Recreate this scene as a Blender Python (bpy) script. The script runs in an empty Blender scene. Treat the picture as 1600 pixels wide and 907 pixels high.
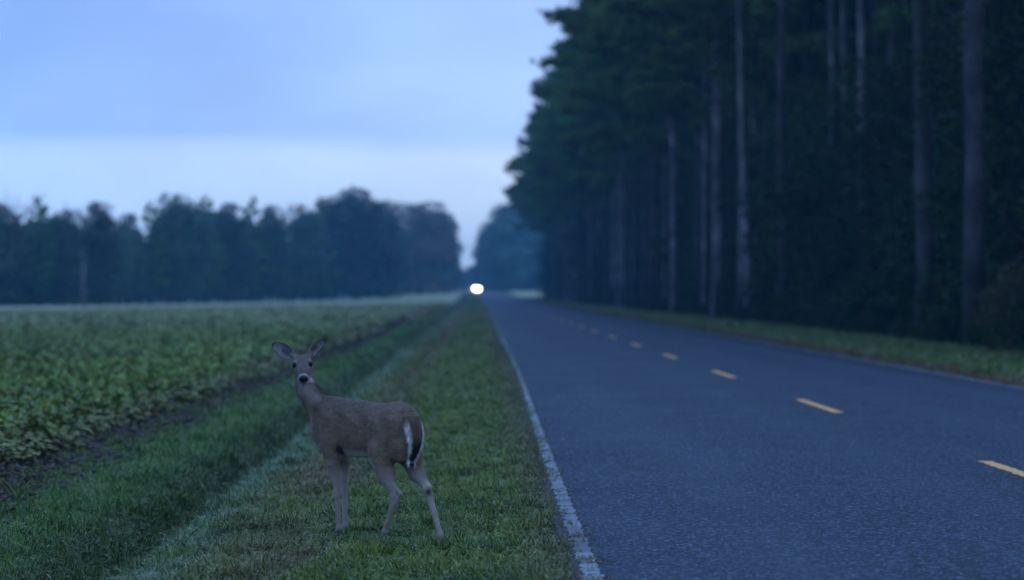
import bpy, math, random
import numpy as np
from mathutils import Vector, Matrix

random.seed(7)
RNG = np.random.default_rng(7)
SC = bpy.context.scene
COL = SC.collection

# ------------------------------------------------------------------ camera
FPX = 3780.0                       # focal length in pixels of the 1600 px frame
LENS = FPX / 1600.0 * 36.0
camd = bpy.data.cameras.new('camera')
cam = bpy.data.objects.new('camera', camd)
COL.objects.link(cam)
camd.sensor_width = 36.0
camd.lens = LENS
camd.clip_start = 0.1
camd.clip_end = 6000
cam.location = (0.0, 0.0, 1.5)
yaw = math.atan((800 - 750) / FPX)       # road runs along +Y, vanishing left of centre
pitch = math.atan((453.5 - 458) / FPX)
cam.rotation_euler = (math.radians(90) + math.atan((458 - 453.5) / FPX), 0, -yaw)
camd.dof.use_dof = True
camd.dof.focus_distance = 15.95
camd.dof.aperture_fstop = 1.55
camd.dof.aperture_blades = 0
SC.camera = cam

# ------------------------------------------------------------------ sky
world = bpy.data.worlds.new('World')
SC.world = world
world.use_nodes = True
wn, wl = world.node_tree.nodes, world.node_tree.links
wn.clear()
w_out = wn.new('ShaderNodeOutputWorld')
w_bg = wn.new('ShaderNodeBackground')
w_sky = wn.new('ShaderNodeTexSky')
w_sky.sky_type = 'NISHITA'
w_sky.sun_disc = False
w_sky.sun_elevation = math.radians(1.0)
w_sky.sun_rotation = math.radians(60)
w_sky.air_density = 1.0
w_sky.dust_density = 0.6
w_sky.ozone_density = 4.0
w_tc = wn.new('ShaderNodeTexCoord')
w_sep = wn.new('ShaderNodeSeparateXYZ')
wl.new(w_tc.outputs['Generated'], w_sep.inputs[0])
# stratus layer: paler towards the horizon, a soft brighter gap under the cloud edge
w_map = wn.new('ShaderNodeMapping')
w_map.inputs['Scale'].default_value = (3.0, 3.0, 30.0)
wl.new(w_tc.outputs['Generated'], w_map.inputs['Vector'])
w_noise = wn.new('ShaderNodeTexNoise')
w_noise.inputs['Scale'].default_value = 1.3
w_noise.inputs['Detail'].default_value = 3.0
w_noise.inputs['Roughness'].default_value = 0.5
wl.new(w_map.outputs[0], w_noise.inputs['Vector'])
w_nadd = wn.new('ShaderNodeMath'); w_nadd.operation = 'MULTIPLY_ADD'
wl.new(w_noise.outputs['Fac'], w_nadd.inputs[0])
w_nadd.inputs[1].default_value = 0.024
wl.new(w_sep.outputs['Z'], w_nadd.inputs[2])
w_ramp = wn.new('ShaderNodeValToRGB')
wl.new(w_nadd.outputs[0], w_ramp.inputs['Fac'])
cr = w_ramp.color_ramp
cr.interpolation = 'EASE'
EL = [(0.0, (0.49, 0.61, 0.80)), (0.035, (0.51, 0.635, 0.82)), (0.066, (0.49, 0.62, 0.82)),
      (0.080, (0.33, 0.48, 0.785)), (0.125, (0.275, 0.415, 0.74)), (0.30, (0.27, 0.455, 0.83)), (1.0, (0.27, 0.46, 0.84))]
for i, (p, c) in enumerate(EL):
    e = cr.elements[i] if i < 2 else cr.elements.new(p)
    e.position = p
    e.color = (*c, 1)
# broad sideways unevenness of the cloud
w_n2 = wn.new('ShaderNodeTexNoise')
w_n2.inputs['Scale'].default_value = 5.5
w_n2.inputs['Detail'].default_value = 4.0
w_map2 = wn.new('ShaderNodeMapping')
w_map2.inputs['Scale'].default_value = (1.0, 1.0, 2.6)
w_map2.inputs['Location'].default_value = (0.35, 0.0, 0.1)
wl.new(w_tc.outputs['Generated'], w_map2.inputs['Vector'])
wl.new(w_map2.outputs[0], w_n2.inputs['Vector'])
w_mr = wn.new('ShaderNodeMapRange')
w_mr.inputs['From Min'].default_value = 0.3
w_mr.inputs['From Max'].default_value = 0.7
w_mr.inputs['To Min'].default_value = 0.86
w_mr.inputs['To Max'].default_value = 1.12
wl.new(w_n2.outputs['Fac'], w_mr.inputs['Value'])
# the sky pales from left to right
w_x = wn.new('ShaderNodeMapRange')
w_x.inputs['From Min'].default_value = -0.22
w_x.inputs['From Max'].default_value = 0.10
w_x.inputs['To Min'].default_value = 0.0
w_x.inputs['To Max'].default_value = 1.0
wl.new(w_sep.outputs['X'], w_x.inputs['Value'])
w_tint = wn.new('ShaderNodeMix'); w_tint.data_type = 'RGBA'
w_tint.inputs['A'].default_value = (0.72, 0.84, 0.97, 1)
w_tint.inputs['B'].default_value = (1.10, 1.06, 1.01, 1)
wl.new(w_x.outputs[0], w_tint.inputs['Factor'])
w_mul = wn.new('ShaderNodeMix'); w_mul.data_type = 'RGBA'; w_mul.blend_type = 'MULTIPLY'
w_mul.inputs['Factor'].default_value = 1.0
wl.new(w_ramp.outputs['Color'], w_mul.inputs['A'])
wl.new(w_tint.outputs['Result'], w_mul.inputs['B'])
w_mul2 = wn.new('ShaderNodeVectorMath'); w_mul2.operation = 'SCALE'
wl.new(w_mul.outputs['Result'], w_mul2.inputs[0])
wl.new(w_mr.outputs[0], w_mul2.inputs['Scale'])
# physical dusk sky, mixed under the cloud
w_sc = wn.new('ShaderNodeVectorMath'); w_sc.operation = 'SCALE'
w_sc.inputs['Scale'].default_value = 0.06
wl.new(w_sky.outputs[0], w_sc.inputs[0])
w_mix = wn.new('ShaderNodeMix'); w_mix.data_type = 'RGBA'
w_mix.inputs['Factor'].default_value = 0.93
wl.new(w_sc.outputs[0], w_mix.inputs['A'])
wl.new(w_mul2.outputs[0], w_mix.inputs['B'])
wl.new(w_mix.outputs['Result'], w_bg.inputs['Color'])
w_bg.inputs['Strength'].default_value = 1.68
wl.new(w_bg.outputs[0], w_out.inputs['Surface'])

# ------------------------------------------------------------------ sun (below the cloud, dusk: barely there)
sund = bpy.data.lights.new('sun', 'SUN')
sund.energy = 0.06
sund.angle = math.radians(30)
sund.color = (0.75, 0.85, 1.0)
sun = bpy.data.objects.new('sun', sund)
COL.objects.link(sun)
sun.rotation_euler = (math.radians(60), 0, math.radians(-60))

SC.view_settings.view_transform = 'Standard'
SC.view_settings.look = 'None'
SC.view_settings.exposure = 0.0
SC.view_settings.gamma = 1.0
SC.render.engine = 'CYCLES'
SC.cycles.max_bounces = 6
SC.cycles.diffuse_bounces = 3
SC.cycles.glossy_bounces = 2
SC.cycles.transmission_bounces = 4
SC.cycles.transparent_max_bounces = 6
SC.cycles.volume_bounces = 1
SC.cycles.use_denoising = True
SC.cycles.use_adaptive_sampling = True
SC.cycles.adaptive_threshold = 0.01
SC.cycles.caustics_reflective = False
SC.cycles.caustics_refractive = False

# ================================================================== helpers
def tag(o, label=None, cat=None, group=None, kind=None):
    if label: o['label'] = label
    if cat: o['category'] = cat
    if group: o['group'] = group
    if kind: o['kind'] = kind
    return o

def link(o, parent=None):
    COL.objects.link(o)
    if parent is not None: o.parent = parent
    return o

def empty(name, loc, rz=0.0):
    o = bpy.data.objects.new(name, None)
    o.location = loc; o.rotation_euler = (0, 0, rz)
    o.empty_display_size = 0.2
    return link(o)

def mesh_np(name, V, F, mat=None, smooth=False, attrs=None):
    """V (n,3); F list of integer arrays, each (m,k)"""
    me = bpy.data.meshes.new(name)
    V = np.asarray(V, dtype=np.float32)
    if isinstance(F, np.ndarray): F = [F]
    F = [np.asarray(f, dtype=np.int32) for f in F if len(f)]
    tot = np.concatenate([np.full(len(f), f.shape[1], dtype=np.int32) for f in F])
    idx = np.concatenate([f.ravel() for f in F])
    me.vertices.add(len(V)); me.vertices.foreach_set('co', V.ravel())
    me.loops.add(len(idx)); me.loops.foreach_set('vertex_index', idx)
    me.polygons.add(len(tot))
    st = np.zeros(len(tot), dtype=np.int32); st[1:] = np.cumsum(tot)[:-1]
    me.polygons.foreach_set('loop_start', st)
    me.polygons.foreach_set('loop_total', tot)
    if smooth: me.polygons.foreach_set('use_smooth', np.ones(len(tot), dtype=bool))
    if attrs:
        for k, (typ, arr) in attrs.items():
            a = me.attributes.new(k, typ, 'POINT')
            key = 'color' if typ == 'FLOAT_COLOR' else ('vector' if typ == 'FLOAT_VECTOR' else 'value')
            a.data.foreach_set(key, np.asarray(arr, dtype=np.int32 if typ == 'INT' else np.float32).ravel())
    me.update(calc_edges=True)
    me.validate()
    if mat: me.materials.append(mat)
    return me

def obj(name, me, parent=None, loc=None):
    o = bpy.data.objects.new(name, me)
    if loc is not None: o.location = loc
    return link(o, parent)

class MB:
    """collects pieces of one mesh"""
    def __init__(s): s.V = []; s.F = {}; s.n = 0; s.A = []
    def add(s, V, F, a=None):
        V = np.asarray(V, dtype=float)
        for f in ([F] if isinstance(F, np.ndarray) else F):
            f = np.asarray(f, dtype=np.int64)
            if len(f): s.F.setdefault(f.shape[1], []).append(f + s.n)
        s.V.append(V); s.n += len(V)
        s.A.append(np.full(len(V), 0.0 if a is None else a))
    def box(s, c, d, taper=1.0):
        c = np.array(c, float); x, y, z = np.array(d, float) / 2
        V = np.array([[-x, -y, -z], [x, -y, -z], [x, y, -z], [-x, y, -z],
                      [-x*taper, -y*taper, z], [x*taper, -y*taper, z], [x*taper, y*taper, z], [-x*taper, y*taper, z]]) + c
        s.add(V, np.array([[0, 3, 2, 1], [4, 5, 6, 7], [0, 1, 5, 4], [1, 2, 6, 5], [2, 3, 7, 6], [3, 0, 4, 7]]))
    def tube(s, P, R, n=8, wob=None):
        P = np.asarray(P, float); R = np.asarray(R, float); m = len(P)
        T = np.gradient(P, axis=0); T /= np.linalg.norm(T, axis=1)[:, None] + 1e-9
        ref = np.array([0.0, 0.0, 1.0]) if abs(T[:, 2]).mean() < 0.8 else np.array([1.0, 0.0, 0.0])
        U = np.cross(T, ref); U /= np.linalg.norm(U, axis=1)[:, None] + 1e-9
        W = np.cross(T, U)
        a = np.linspace(0, 2*np.pi, n, endpoint=False)
        rr = R[:, None] * (1.0 if wob is None else wob)
        V = P[:, None, :] + (U[:, None, :]*np.cos(a)[None, :, None] + W[:, None, :]*np.sin(a)[None, :, None]) * (rr*np.ones((m, n)))[:, :, None]
        V = V.reshape(-1, 3)
        i = np.arange(m-1)[:, None]*n; j = np.arange(n)[None, :]; k = (j+1) % n
        F = np.stack([i+j, i+k, i+n+k, i+n+j], -1).reshape(-1, 4)
        cap = [np.arange(n)[::-1][None, :], (np.arange(n)+(m-1)*n)[None, :]]
        s.add(V, [F])
        s.F.setdefault(n, []).extend([c + s.n - len(V) for c in cap])
    def mesh(s, name, mat, smooth=False, attr=None):
        V = np.concatenate(s.V)
        F = [np.concatenate(v) for v in s.F.values()]
        at = {attr: ('FLOAT', np.concatenate(s.A))} if attr else None
        return mesh_np(name, V, F, mat, smooth, at)

def mat_new(name, rough=0.8, spec=0.3):
    m = bpy.data.materials.new(name); m.use_nodes = True
    nt = m.node_tree; b = nt.nodes['Principled BSDF']
    b.inputs['Roughness'].default_value = rough
    b.inputs['Specular IOR Level'].default_value = spec
    return m, nt, b

def nd(nt, typ, **kw):
    n = nt.nodes.new(typ)
    for k, v in kw.items():
        if k in n.inputs: n.inputs[k].default_value = v
        else: setattr(n, k, v)
    return n

def mixc(nt, fac, A, B, blend='MIX'):
    n = nt.nodes.new('ShaderNodeMix'); n.data_type = 'RGBA'; n.blend_type = blend
    for key, v in (('Factor', fac), ('A', A), ('B', B)):
        if hasattr(v, 'is_linked') or isinstance(v, bpy.types.NodeSocket): nt.links.new(v, n.inputs[key])
        elif key == 'Factor': n.inputs[key].default_value = v
        else: n.inputs[key].default_value = (*v, 1) if len(v) == 3 else v
    return n.outputs['Result']

def maprange(nt, v, a, b, c=0.0, d=1.0, smooth=False):
    n = nt.nodes.new('ShaderNodeMapRange')
    if smooth: n.interpolation_type = 'SMOOTHSTEP'
    nt.links.new(v, n.inputs['Value'])
    for k, x in (('From Min', a), ('From Max', b), ('To Min', c), ('To Max', d)): n.inputs[k].default_value = x
    return n.outputs['Result']

def mathn(nt, op, a, b=None, c=None):
    n = nt.nodes.new('ShaderNodeMath'); n.operation = op
    for i, v in enumerate((a, b, c)):
        if v is None: continue
        if isinstance(v, bpy.types.NodeSocket): nt.links.new(v, n.inputs[i])
        else: n.inputs[i].default_value = v
    return n.outputs[0]

def noise(nt, vec, scale, detail=3.0, rough=0.55):
    n = nt.nodes.new('ShaderNodeTexNoise')
    n.inputs['Scale'].default_value = scale; n.inputs['Detail'].default_value = detail
    n.inputs['Roughness'].default_value = rough
    if vec is not None: nt.links.new(vec, n.inputs['Vector'])
    return n.outputs['Fac']

def wpos(nt):
    g = nt.nodes.new('ShaderNodeNewGeometry')
    return g

def bump(nt, b, h, strength, dist):
    n = nt.nodes.new('ShaderNodeBump'); n.inputs['Strength'].default_value = strength
    n.inputs['Distance'].default_value = dist
    nt.links.new(h, n.inputs['Height']); nt.links.new(n.outputs[0], b.inputs['Normal'])

# ================================================================== terrain functions
def sstep(t):
    t = np.clip(t, 0, 1); return t*t*(3-2*t)
def rise(y, x=0.0):
    return 1.95 * sstep((np.asarray(y, float)-380)/330) * sstep((np.asarray(x, float)+45)/35)
def bend(y):
    return -5.3e-5 * np.maximum(0, np.asarray(y, float)-350)**2
PX = np.array([-400, -60, -30, -8, -4.6, -4.15, -3.7, -3.3, -2.8, -2.45, -2.2, -1.92, -1.4, -0.9, -0.2, 0.25, 0.5, 0.64, 0.75, 8.5, 8.7, 9.4, 11.5, 13, 16, 60, 400])
PZ = np.array([-0.1, -0.1, -0.1, -0.10, -0.10, -0.13, -0.21, -0.19, -0.27, -0.50, -0.46, -0.15, -0.13, -0.115, -0.105, -0.06, -0.025, -0.012, -0.06, -0.06, -0.012, -0.05, -0.12, -0.05, 0.02, 0.05, 0.05])
def hash_noise(x, y, s):
    a = np.sin(x*s*1.7+0.3*np.sin(y*s*0.9+1.1))*np.cos(y*s*1.3+0.7*np.sin(x*s*0.8))
    b = np.sin(x*s*3.1+y*s*2.3+1.0)*np.sin(y*s*2.9-x*s*1.1)
    return 0.6*a+0.4*b
def gz(x, y):
    x = np.asarray(x, float); y = np.asarray(y, float)
    xs = x - bend(y)
    z = np.interp(xs, PX, PZ)
    amp = np.where((xs > 0.6) & (xs < 8.8), 0.0, 1.0)
    left = np.where((xs < -1.3) & (xs > -4.2), 1.0, 0.35)
    z = z + amp*left*(0.022*hash_noise(x, y*0.8, 2.1) + 0.008*hash_noise(x+3, y, 7.0))
    return z + rise(y, x)

# ================================================================== materials
# --- ground under the plants
def make_ground_mat():
    m, nt, b = mat_new('ground', 0.95, 0.15)
    g = wpos(nt); pos = g.outputs['Position']
    sx = nt.nodes.new('ShaderNodeSeparateXYZ'); nt.links.new(pos, sx.inputs[0])
    warp = noise(nt, pos, 0.9, 4)
    x = mathn(nt, 'MULTIPLY_ADD', warp, 0.55, mathn(nt, 'ADD', sx.outputs['X'], -0.27))
    n1 = noise(nt, pos, 3.0, 5); n2 = noise(nt, pos, 26.0, 4); n3 = noise(nt, pos, 0.25, 3)
    soil = mixc(nt, maprange(nt, n2, 0.3, 0.7), (0.045, 0.036, 0.032), (0.11, 0.088, 0.078))
    field = mixc(nt, n1, (0.035, 0.055, 0.02), (0.07, 0.085, 0.03))
    green = mixc(nt, maprange(nt, n1, 0.35, 0.65), (0.022, 0.042, 0.010), (0.050, 0.080, 0.018))
    green = mixc(nt, maprange(nt, n3, 0.55, 0.75), green, (0.09, 0.085, 0.035))
    litter = mixc(nt, n2, (0.06, 0.034, 0.018), (0.16, 0.085, 0.045))
    pale = mixc(nt, n1, (0.28, 0.29, 0.18), (0.40, 0.39, 0.25))
    c = mixc(nt, maprange(nt, x, -4.35, -4.1), field, soil)
    c = mixc(nt, maprange(nt, x, -3.85, -3.65), c, green)
    c = mixc(nt, maprange(nt, x, 8.8, 8.9), c, litter)
    c = mixc(nt, maprange(nt, x, 9.5, 10.3), c, green)
    c = mixc(nt, maprange(nt, x, 12.3, 13.5), c, litter)
    # pale ground beyond the crop and beyond the end of the pine stand
    far1 = maprange(nt, sx.outputs['Y'], 505, 530)
    gr = mathn(nt, 'MULTIPLY', maprange(nt, sx.outputs['X'], 7, 9), far1)
    c = mixc(nt, gr, c, pale)
    fy = mathn(nt, 'MULTIPLY_ADD', sx.outputs['X'], 3.2, sx.outputs['Y'])
    lf = mathn(nt, 'MULTIPLY', maprange(nt, fy, -40, 60), maprange(nt, sx.outputs['Y'], 185, 200))
    lf = mathn(nt, 'MULTIPLY', lf, maprange(nt, sx.outputs['X'], -4.0, -5.0))
    c = mixc(nt, lf, c, pale)
    nt.links.new(c, b.inputs['Base Color'])
    bump(nt, b, n2, 0.9, 0.03)
    return m
M_ground = make_ground_mat()

def make_asphalt():
    m, nt, b = mat_new('asphalt', 0.75, 0.22)
    g = wpos(nt); pos = g.outputs['Position']
    sx = nt.nodes.new('ShaderNodeSeparateXYZ'); nt.links.new(pos, sx.inputs[0])
    st = nd(nt, 'ShaderNodeMapping'); st.inputs['Scale'].default_value = (1.0, 0.12, 1.0); nt.links.new(pos, st.inputs['Vector'])
    n1 = noise(nt, st.outputs[0], 1.6, 4); n2 = noise(nt, pos, 0.35, 4)
    v = nd(nt, 'ShaderNodeTexVoronoi'); v.inputs['Scale'].default_value = 58.0; nt.links.new(pos, v.inputs['Vector'])
    vc = nt.nodes.new('ShaderNodeSeparateColor'); nt.links.new(v.outputs['Color'], vc.inputs[0])
    n3 = noise(nt, pos, 26.0, 4, 0.8)
    base = mixc(nt, maprange(nt, n1, 0.35, 0.65), (0.008, 0.022, 0.045), (0.018, 0.038, 0.074))
    base = mixc(nt, maprange(nt, n2, 0.35, 0.7, 0, 0.55), base, (0.028, 0.038, 0.060))
    # stone chips
    c = mixc(nt, maprange(nt, vc.outputs[0], 0.60, 1.0, 0, 0.75), base, (0.25, 0.31, 0.42))
    c = mixc(nt, maprange(nt, vc.outputs[1], 0.6, 1.0, 0, 0.8), c, (0.008, 0.010, 0.016))
    c = mixc(nt, maprange(nt, n3, 0.42, 0.62, 0, 0.75), c, (0.013, 0.017, 0.026))
    # polished wheel paths, soiled edges
    for xc in (1.75, 3.45, 5.6, 7.4):
        d = mathn(nt, 'ABSOLUTE', mathn(nt, 'SUBTRACT', sx.outputs['X'], xc))
        c = mixc(nt, maprange(nt, d, 0.0, 0.55, 0.28, 0.0, True), c, (0.050, 0.070, 0.105))
    wv = nd(nt, 'ShaderNodeVectorMath'); wv.operation = 'MULTIPLY_ADD'
    nz_ = nd(nt, 'ShaderNodeTexNoise'); nz_.inputs['Scale'].default_value = 1.5; nz_.inputs['Detail'].default_value = 5; nt.links.new(pos, nz_.inputs['Vector'])
    nt.links.new(nz_.outputs['Color'], wv.inputs[0]); wv.inputs[1].default_value = (.9, .9, 0); nt.links.new(pos, wv.inputs[2])
    vk = nd(nt, 'ShaderNodeTexVoronoi'); vk.feature = 'DISTANCE_TO_EDGE'; vk.inputs['Scale'].default_value = 0.24; nt.links.new(wv.outputs[0], vk.inputs['Vector'])
    ck = mathn(nt, 'MULTIPLY', maprange(nt, vk.outputs['Distance'], 0.0, 0.006, 0.85, 0.0), maprange(nt, noise(nt, pos, 0.22, 2), 0.48, 0.6))
    c = mixc(nt, ck, c, (0.006, 0.007, 0.010))
    c = mixc(nt, maprange(nt, noise(nt, pos, 0.9, 6, 0.65), 0.58, 0.74, 0, 0.45), c, (0.010, 0.016, 0.026))
    e = mathn(nt, 'MULTIPLY_ADD', noise(nt, pos, 5, 4), 0.35, mathn(nt, 'SUBTRACT', sx.outputs['X'], 0.17))
    c = mixc(nt, maprange(nt, e, 0.62, 0.50, 0, 0.75), c, (0.07, 0.05, 0.036))
    nt.links.new(c, b.inputs['Base Color'])
    h = mathn(nt, 'ADD', v.outputs['Distance'], n3)
    bump(nt, b, h, 0.7, 0.006)
    nt.links.new(maprange(nt, n2, 0.3, 0.7, 0.66, 0.82), b.inputs['Roughness'])
    return m
M_asphalt = make_asphalt()

def make_paint(name, col, wear_lo, wear_hi):
    m, nt, b = mat_new(name, 0.6, 0.4)
    g = wpos(nt); pos = g.outputs['Position']
    n1 = noise(nt, pos, 9.0, 5, 0.7); n2 = noise(nt, pos, 70.0, 3); n3 = noise(nt, pos, 0.8, 2)
    st = nd(nt, 'ShaderNodeMapping'); st.inputs['Scale'].default_value = (1.2, 13.0, 1.0); nt.links.new(pos, st.inputs['Vector'])
    n4 = noise(nt, st.outputs[0], 1.6, 6, 0.7)
    n1 = mathn(nt, 'ADD', mathn(nt, 'MULTIPLY', n1, 0.5), mathn(nt, 'MULTIPLY_ADD', n4, 0.9, -0.2))
    sx = nt.nodes.new('ShaderNodeSeparateXYZ'); nt.links.new(pos, sx.inputs[0])
    gap = mathn(nt, 'MULTIPLY', maprange(nt, mathn(nt, 'ABSOLUTE', mathn(nt, 'SUBTRACT', sx.outputs['Y'], 14.7)), 0.35, 0.9, 0.5, 0.0), maprange(nt, sx.outputs['X'], 2.0, 1.0))
    n1 = mathn(nt, 'ADD', n1, gap)
    w = mathn(nt, 'ADD', n1, mathn(nt, 'MULTIPLY_ADD', n2, 0.5, mathn(nt, 'MULTIPLY', n3, 0.5)))
    c = mixc(nt, maprange(nt, w, wear_lo, wear_hi), col, (0.09, 0.10, 0.13))
    nt.links.new(c, b.inputs['Base Color'])
    bump(nt, b, n2, 0.5, 0.004)
    return m
M_white = make_paint('white_road_paint', (0.34, 0.38, 0.44), 0.83, 1.10)
M_yellow = make_paint('yellow_road_paint', (0.88, 0.42, 0.13), 1.08, 1.5)

def make_grass_mat(name, zones=True, right=False):
    m, nt, b = mat_new(name, 0.5, 0.14)
    g = wpos(nt); pos = g.outputs['Position']
    sx = nt.nodes.new('ShaderNodeSeparateXYZ'); nt.links.new(pos, sx.inputs[0])
    isl = g.outputs['Random Per Island']
    oi = nt.nodes.new('ShaderNodeObjectInfo')
    n1 = noise(nt, pos, 1.1, 4); n2 = noise(nt, pos, 0.32, 3)
    c = mixc(nt, isl, (0.034, 0.078, 0.006), (0.130, 0.208, 0.020))
    c = mixc(nt, maprange(nt, n1, 0.42, 0.62, 0, 0.9), c, (0.180, 0.215, 0.038))
    c = mixc(nt, maprange(nt, noise(nt, pos, 2.6, 4), 0.52, 0.68, 0, 0.75), c, (0.026, 0.050, 0.010))
    # cooler, lusher blades in the ditch
    warp = mathn(nt, 'MULTIPLY_ADD', noise(nt, pos, 0.7, 4), 0.7, -0.35)
    x = mathn(nt, 'ADD', sx.outputs['X'], warp)
    if not right:
        d = mathn(nt, 'ABSOLUTE', mathn(nt, 'ADD', x, 3.0))
        c = mixc(nt, maprange(nt, d, 0.5, 1.1, 0.45, 0.0), c, (0.050, 0.160, 0.034))
        d = mathn(nt, 'ABSOLUTE', mathn(nt, 'ADD', x, 2.48))
        c = mixc(nt, maprange(nt, d, 0.25, 0.55, 0.6, 0.0), c, mixc(nt, isl, (0.022, 0.052, 0.011), (0.070, 0.075, 0.026)))
        # dewy pale ridge beside the ditch
        d = mathn(nt, 'ABSOLUTE', mathn(nt, 'ADD', x, 1.95))
        c = mixc(nt, mathn(nt, 'MULTIPLY', maprange(nt, d, 0.08, 0.4, 0.75, 0.0), maprange(nt, n1, 0.35, 0.6)), c, (0.17, 0.23, 0.17))
        # browned strip along the mower line
        d = mathn(nt, 'ABSOLUTE', mathn(nt, 'ADD', x, 1.33))
        k = maprange(nt, n2, 0.35, 0.6, 0.25, 1.0)
        c = mixc(nt, mathn(nt, 'MULTIPLY', maprange(nt, d, 0.12, 0.5, 0.80, 0.0), k), c, mixc(nt, isl, (0.12, 0.070, 0.035), (0.25, 0.155, 0.085)))
        d = mathn(nt, 'ABSOLUTE', mathn(nt, 'SUBTRACT', x, 0.55))
        c = mixc(nt, maprange(nt, d, 0.05, 0.4, 0.8, 0.0), c, mixc(nt, isl, (0.09, 0.075, 0.035), (0.18, 0.135, 0.07)))
    else:
        c = mixc(nt, maprange(nt, x, 10.1, 9.3), c, mixc(nt, isl, (0.10, 0.055, 0.03), (0.17, 0.10, 0.055)))
    # odd dead blades; dew glints painted pale on some blade tips
    c = mixc(nt, maprange(nt, isl, 0.90, 0.92, 0, 0.85), c, (0.24, 0.21, 0.12))
    tip = nt.nodes.new('ShaderNodeAttribute'); tip.attribute_name = 'tip'
    c = mixc(nt, mathn(nt, 'MULTIPLY', maprange(nt, isl, 0.62, 0.9), maprange(nt, tip.outputs['Fac'], 0.35, 1.0, 0.0, 0.78)), c, (0.62, 0.64, 0.42))
    nt.links.new(c, b.inputs['Base Color'])
    return m
M_grass = make_grass_mat('grass_blade')
M_grass_r = make_grass_mat('grass_blade_forest_side', right=True)

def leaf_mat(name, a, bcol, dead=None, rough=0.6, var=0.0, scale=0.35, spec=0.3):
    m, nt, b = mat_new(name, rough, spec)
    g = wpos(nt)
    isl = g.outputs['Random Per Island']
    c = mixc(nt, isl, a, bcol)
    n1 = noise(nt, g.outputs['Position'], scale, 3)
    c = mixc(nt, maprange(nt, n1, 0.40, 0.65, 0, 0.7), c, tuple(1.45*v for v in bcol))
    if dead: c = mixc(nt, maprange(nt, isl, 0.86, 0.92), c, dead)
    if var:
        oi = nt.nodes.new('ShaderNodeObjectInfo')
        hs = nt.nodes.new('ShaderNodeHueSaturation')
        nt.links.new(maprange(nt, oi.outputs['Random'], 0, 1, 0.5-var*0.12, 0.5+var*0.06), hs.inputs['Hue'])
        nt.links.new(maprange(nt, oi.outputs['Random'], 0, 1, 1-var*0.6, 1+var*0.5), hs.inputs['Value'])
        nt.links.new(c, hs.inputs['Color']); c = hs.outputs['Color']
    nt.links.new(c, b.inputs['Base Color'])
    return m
M_soy = leaf_mat('soybean_leaf', (0.058, 0.118, 0.020), (0.135, 0.200, 0.036), (0.30, 0.28, 0.06), 0.5, 0.35, 0.22, 0.25)
M_needle = leaf_mat('pine_needles', (0.042, 0.100, 0.018), (0.105, 0.190, 0.034), (0.07, 0.075, 0.03), 0.6, 0.35, 0.3)
M_leaf = leaf_mat('broad_leaf', (0.030, 0.066, 0.044), (0.062, 0.104, 0.068), (0.11, 0.07, 0.04), 0.6, 1.0, 0.12)
M_leaf_red = leaf_mat('reddish_leaf', (0.10, 0.065, 0.055), (0.17, 0.11, 0.09), (0.08, 0.08, 0.04), 0.6, 0.1, 0.25)
M_leaf_yel = leaf_mat('yellowing_leaf', (0.030, 0.036, 0.012), (0.060, 0.060, 0.020), (0.09, 0.06, 0.03), 0.6, 0.2, 0.6)
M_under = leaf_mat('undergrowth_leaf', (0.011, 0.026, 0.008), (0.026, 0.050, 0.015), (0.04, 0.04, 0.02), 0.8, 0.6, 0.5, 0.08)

def bark_mat(name, a, bcol, rough=0.9):
    m, nt, b = mat_new(name, rough, 0.2)
    tc = nt.nodes.new('ShaderNodeTexCoord')
    mp = nd(nt, 'ShaderNodeMapping'); mp.inputs['Scale'].default_value = (1, 1, 0.22)
    nt.links.new(tc.outputs['Object'], mp.inputs['Vector'])
    v = nd(nt, 'ShaderNodeTexVoronoi'); v.feature = 'DISTANCE_TO_EDGE'; v.inputs['Scale'].default_value = 13.0
    nt.links.new(mp.outputs[0], v.inputs['Vector'])
    n1 = noise(nt, mp.outputs[0], 4.0, 5); n2 = noise(nt, tc.outputs['Object'], 0.7, 3)
    c = mixc(nt, n1, a, bcol)
    c = mixc(nt, maprange(nt, v.outputs['Distance'], 0.0, 0.10, 0.85, 0.0), c, tuple(0.25*k for k in a))
    c = mixc(nt, maprange(nt, n2, 0.5, 0.65, 0, 0.6), c, tuple(1.7*k for k in bcol))
    c = mixc(nt, maprange(nt, n2, 0.48, 0.36, 0, 0.7), c, tuple(0.45*k for k in a))
    nt.links.new(c, b.inputs['Base Color'])
    bump(nt, b, v.outputs['Distance'], 1.0, 0.04)
    return m
M_bark = bark_mat('pine_bark', (0.032, 0.030, 0.031), (0.075, 0.068, 0.069))
M_bark_pale = bark_mat('weathered_pine_bark', (0.11, 0.105, 0.11), (0.22, 0.21, 0.22))
M_bark_dark = bark_mat('dark_bark', (0.07, 0.055, 0.045), (0.14, 0.11, 0.09))

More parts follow.
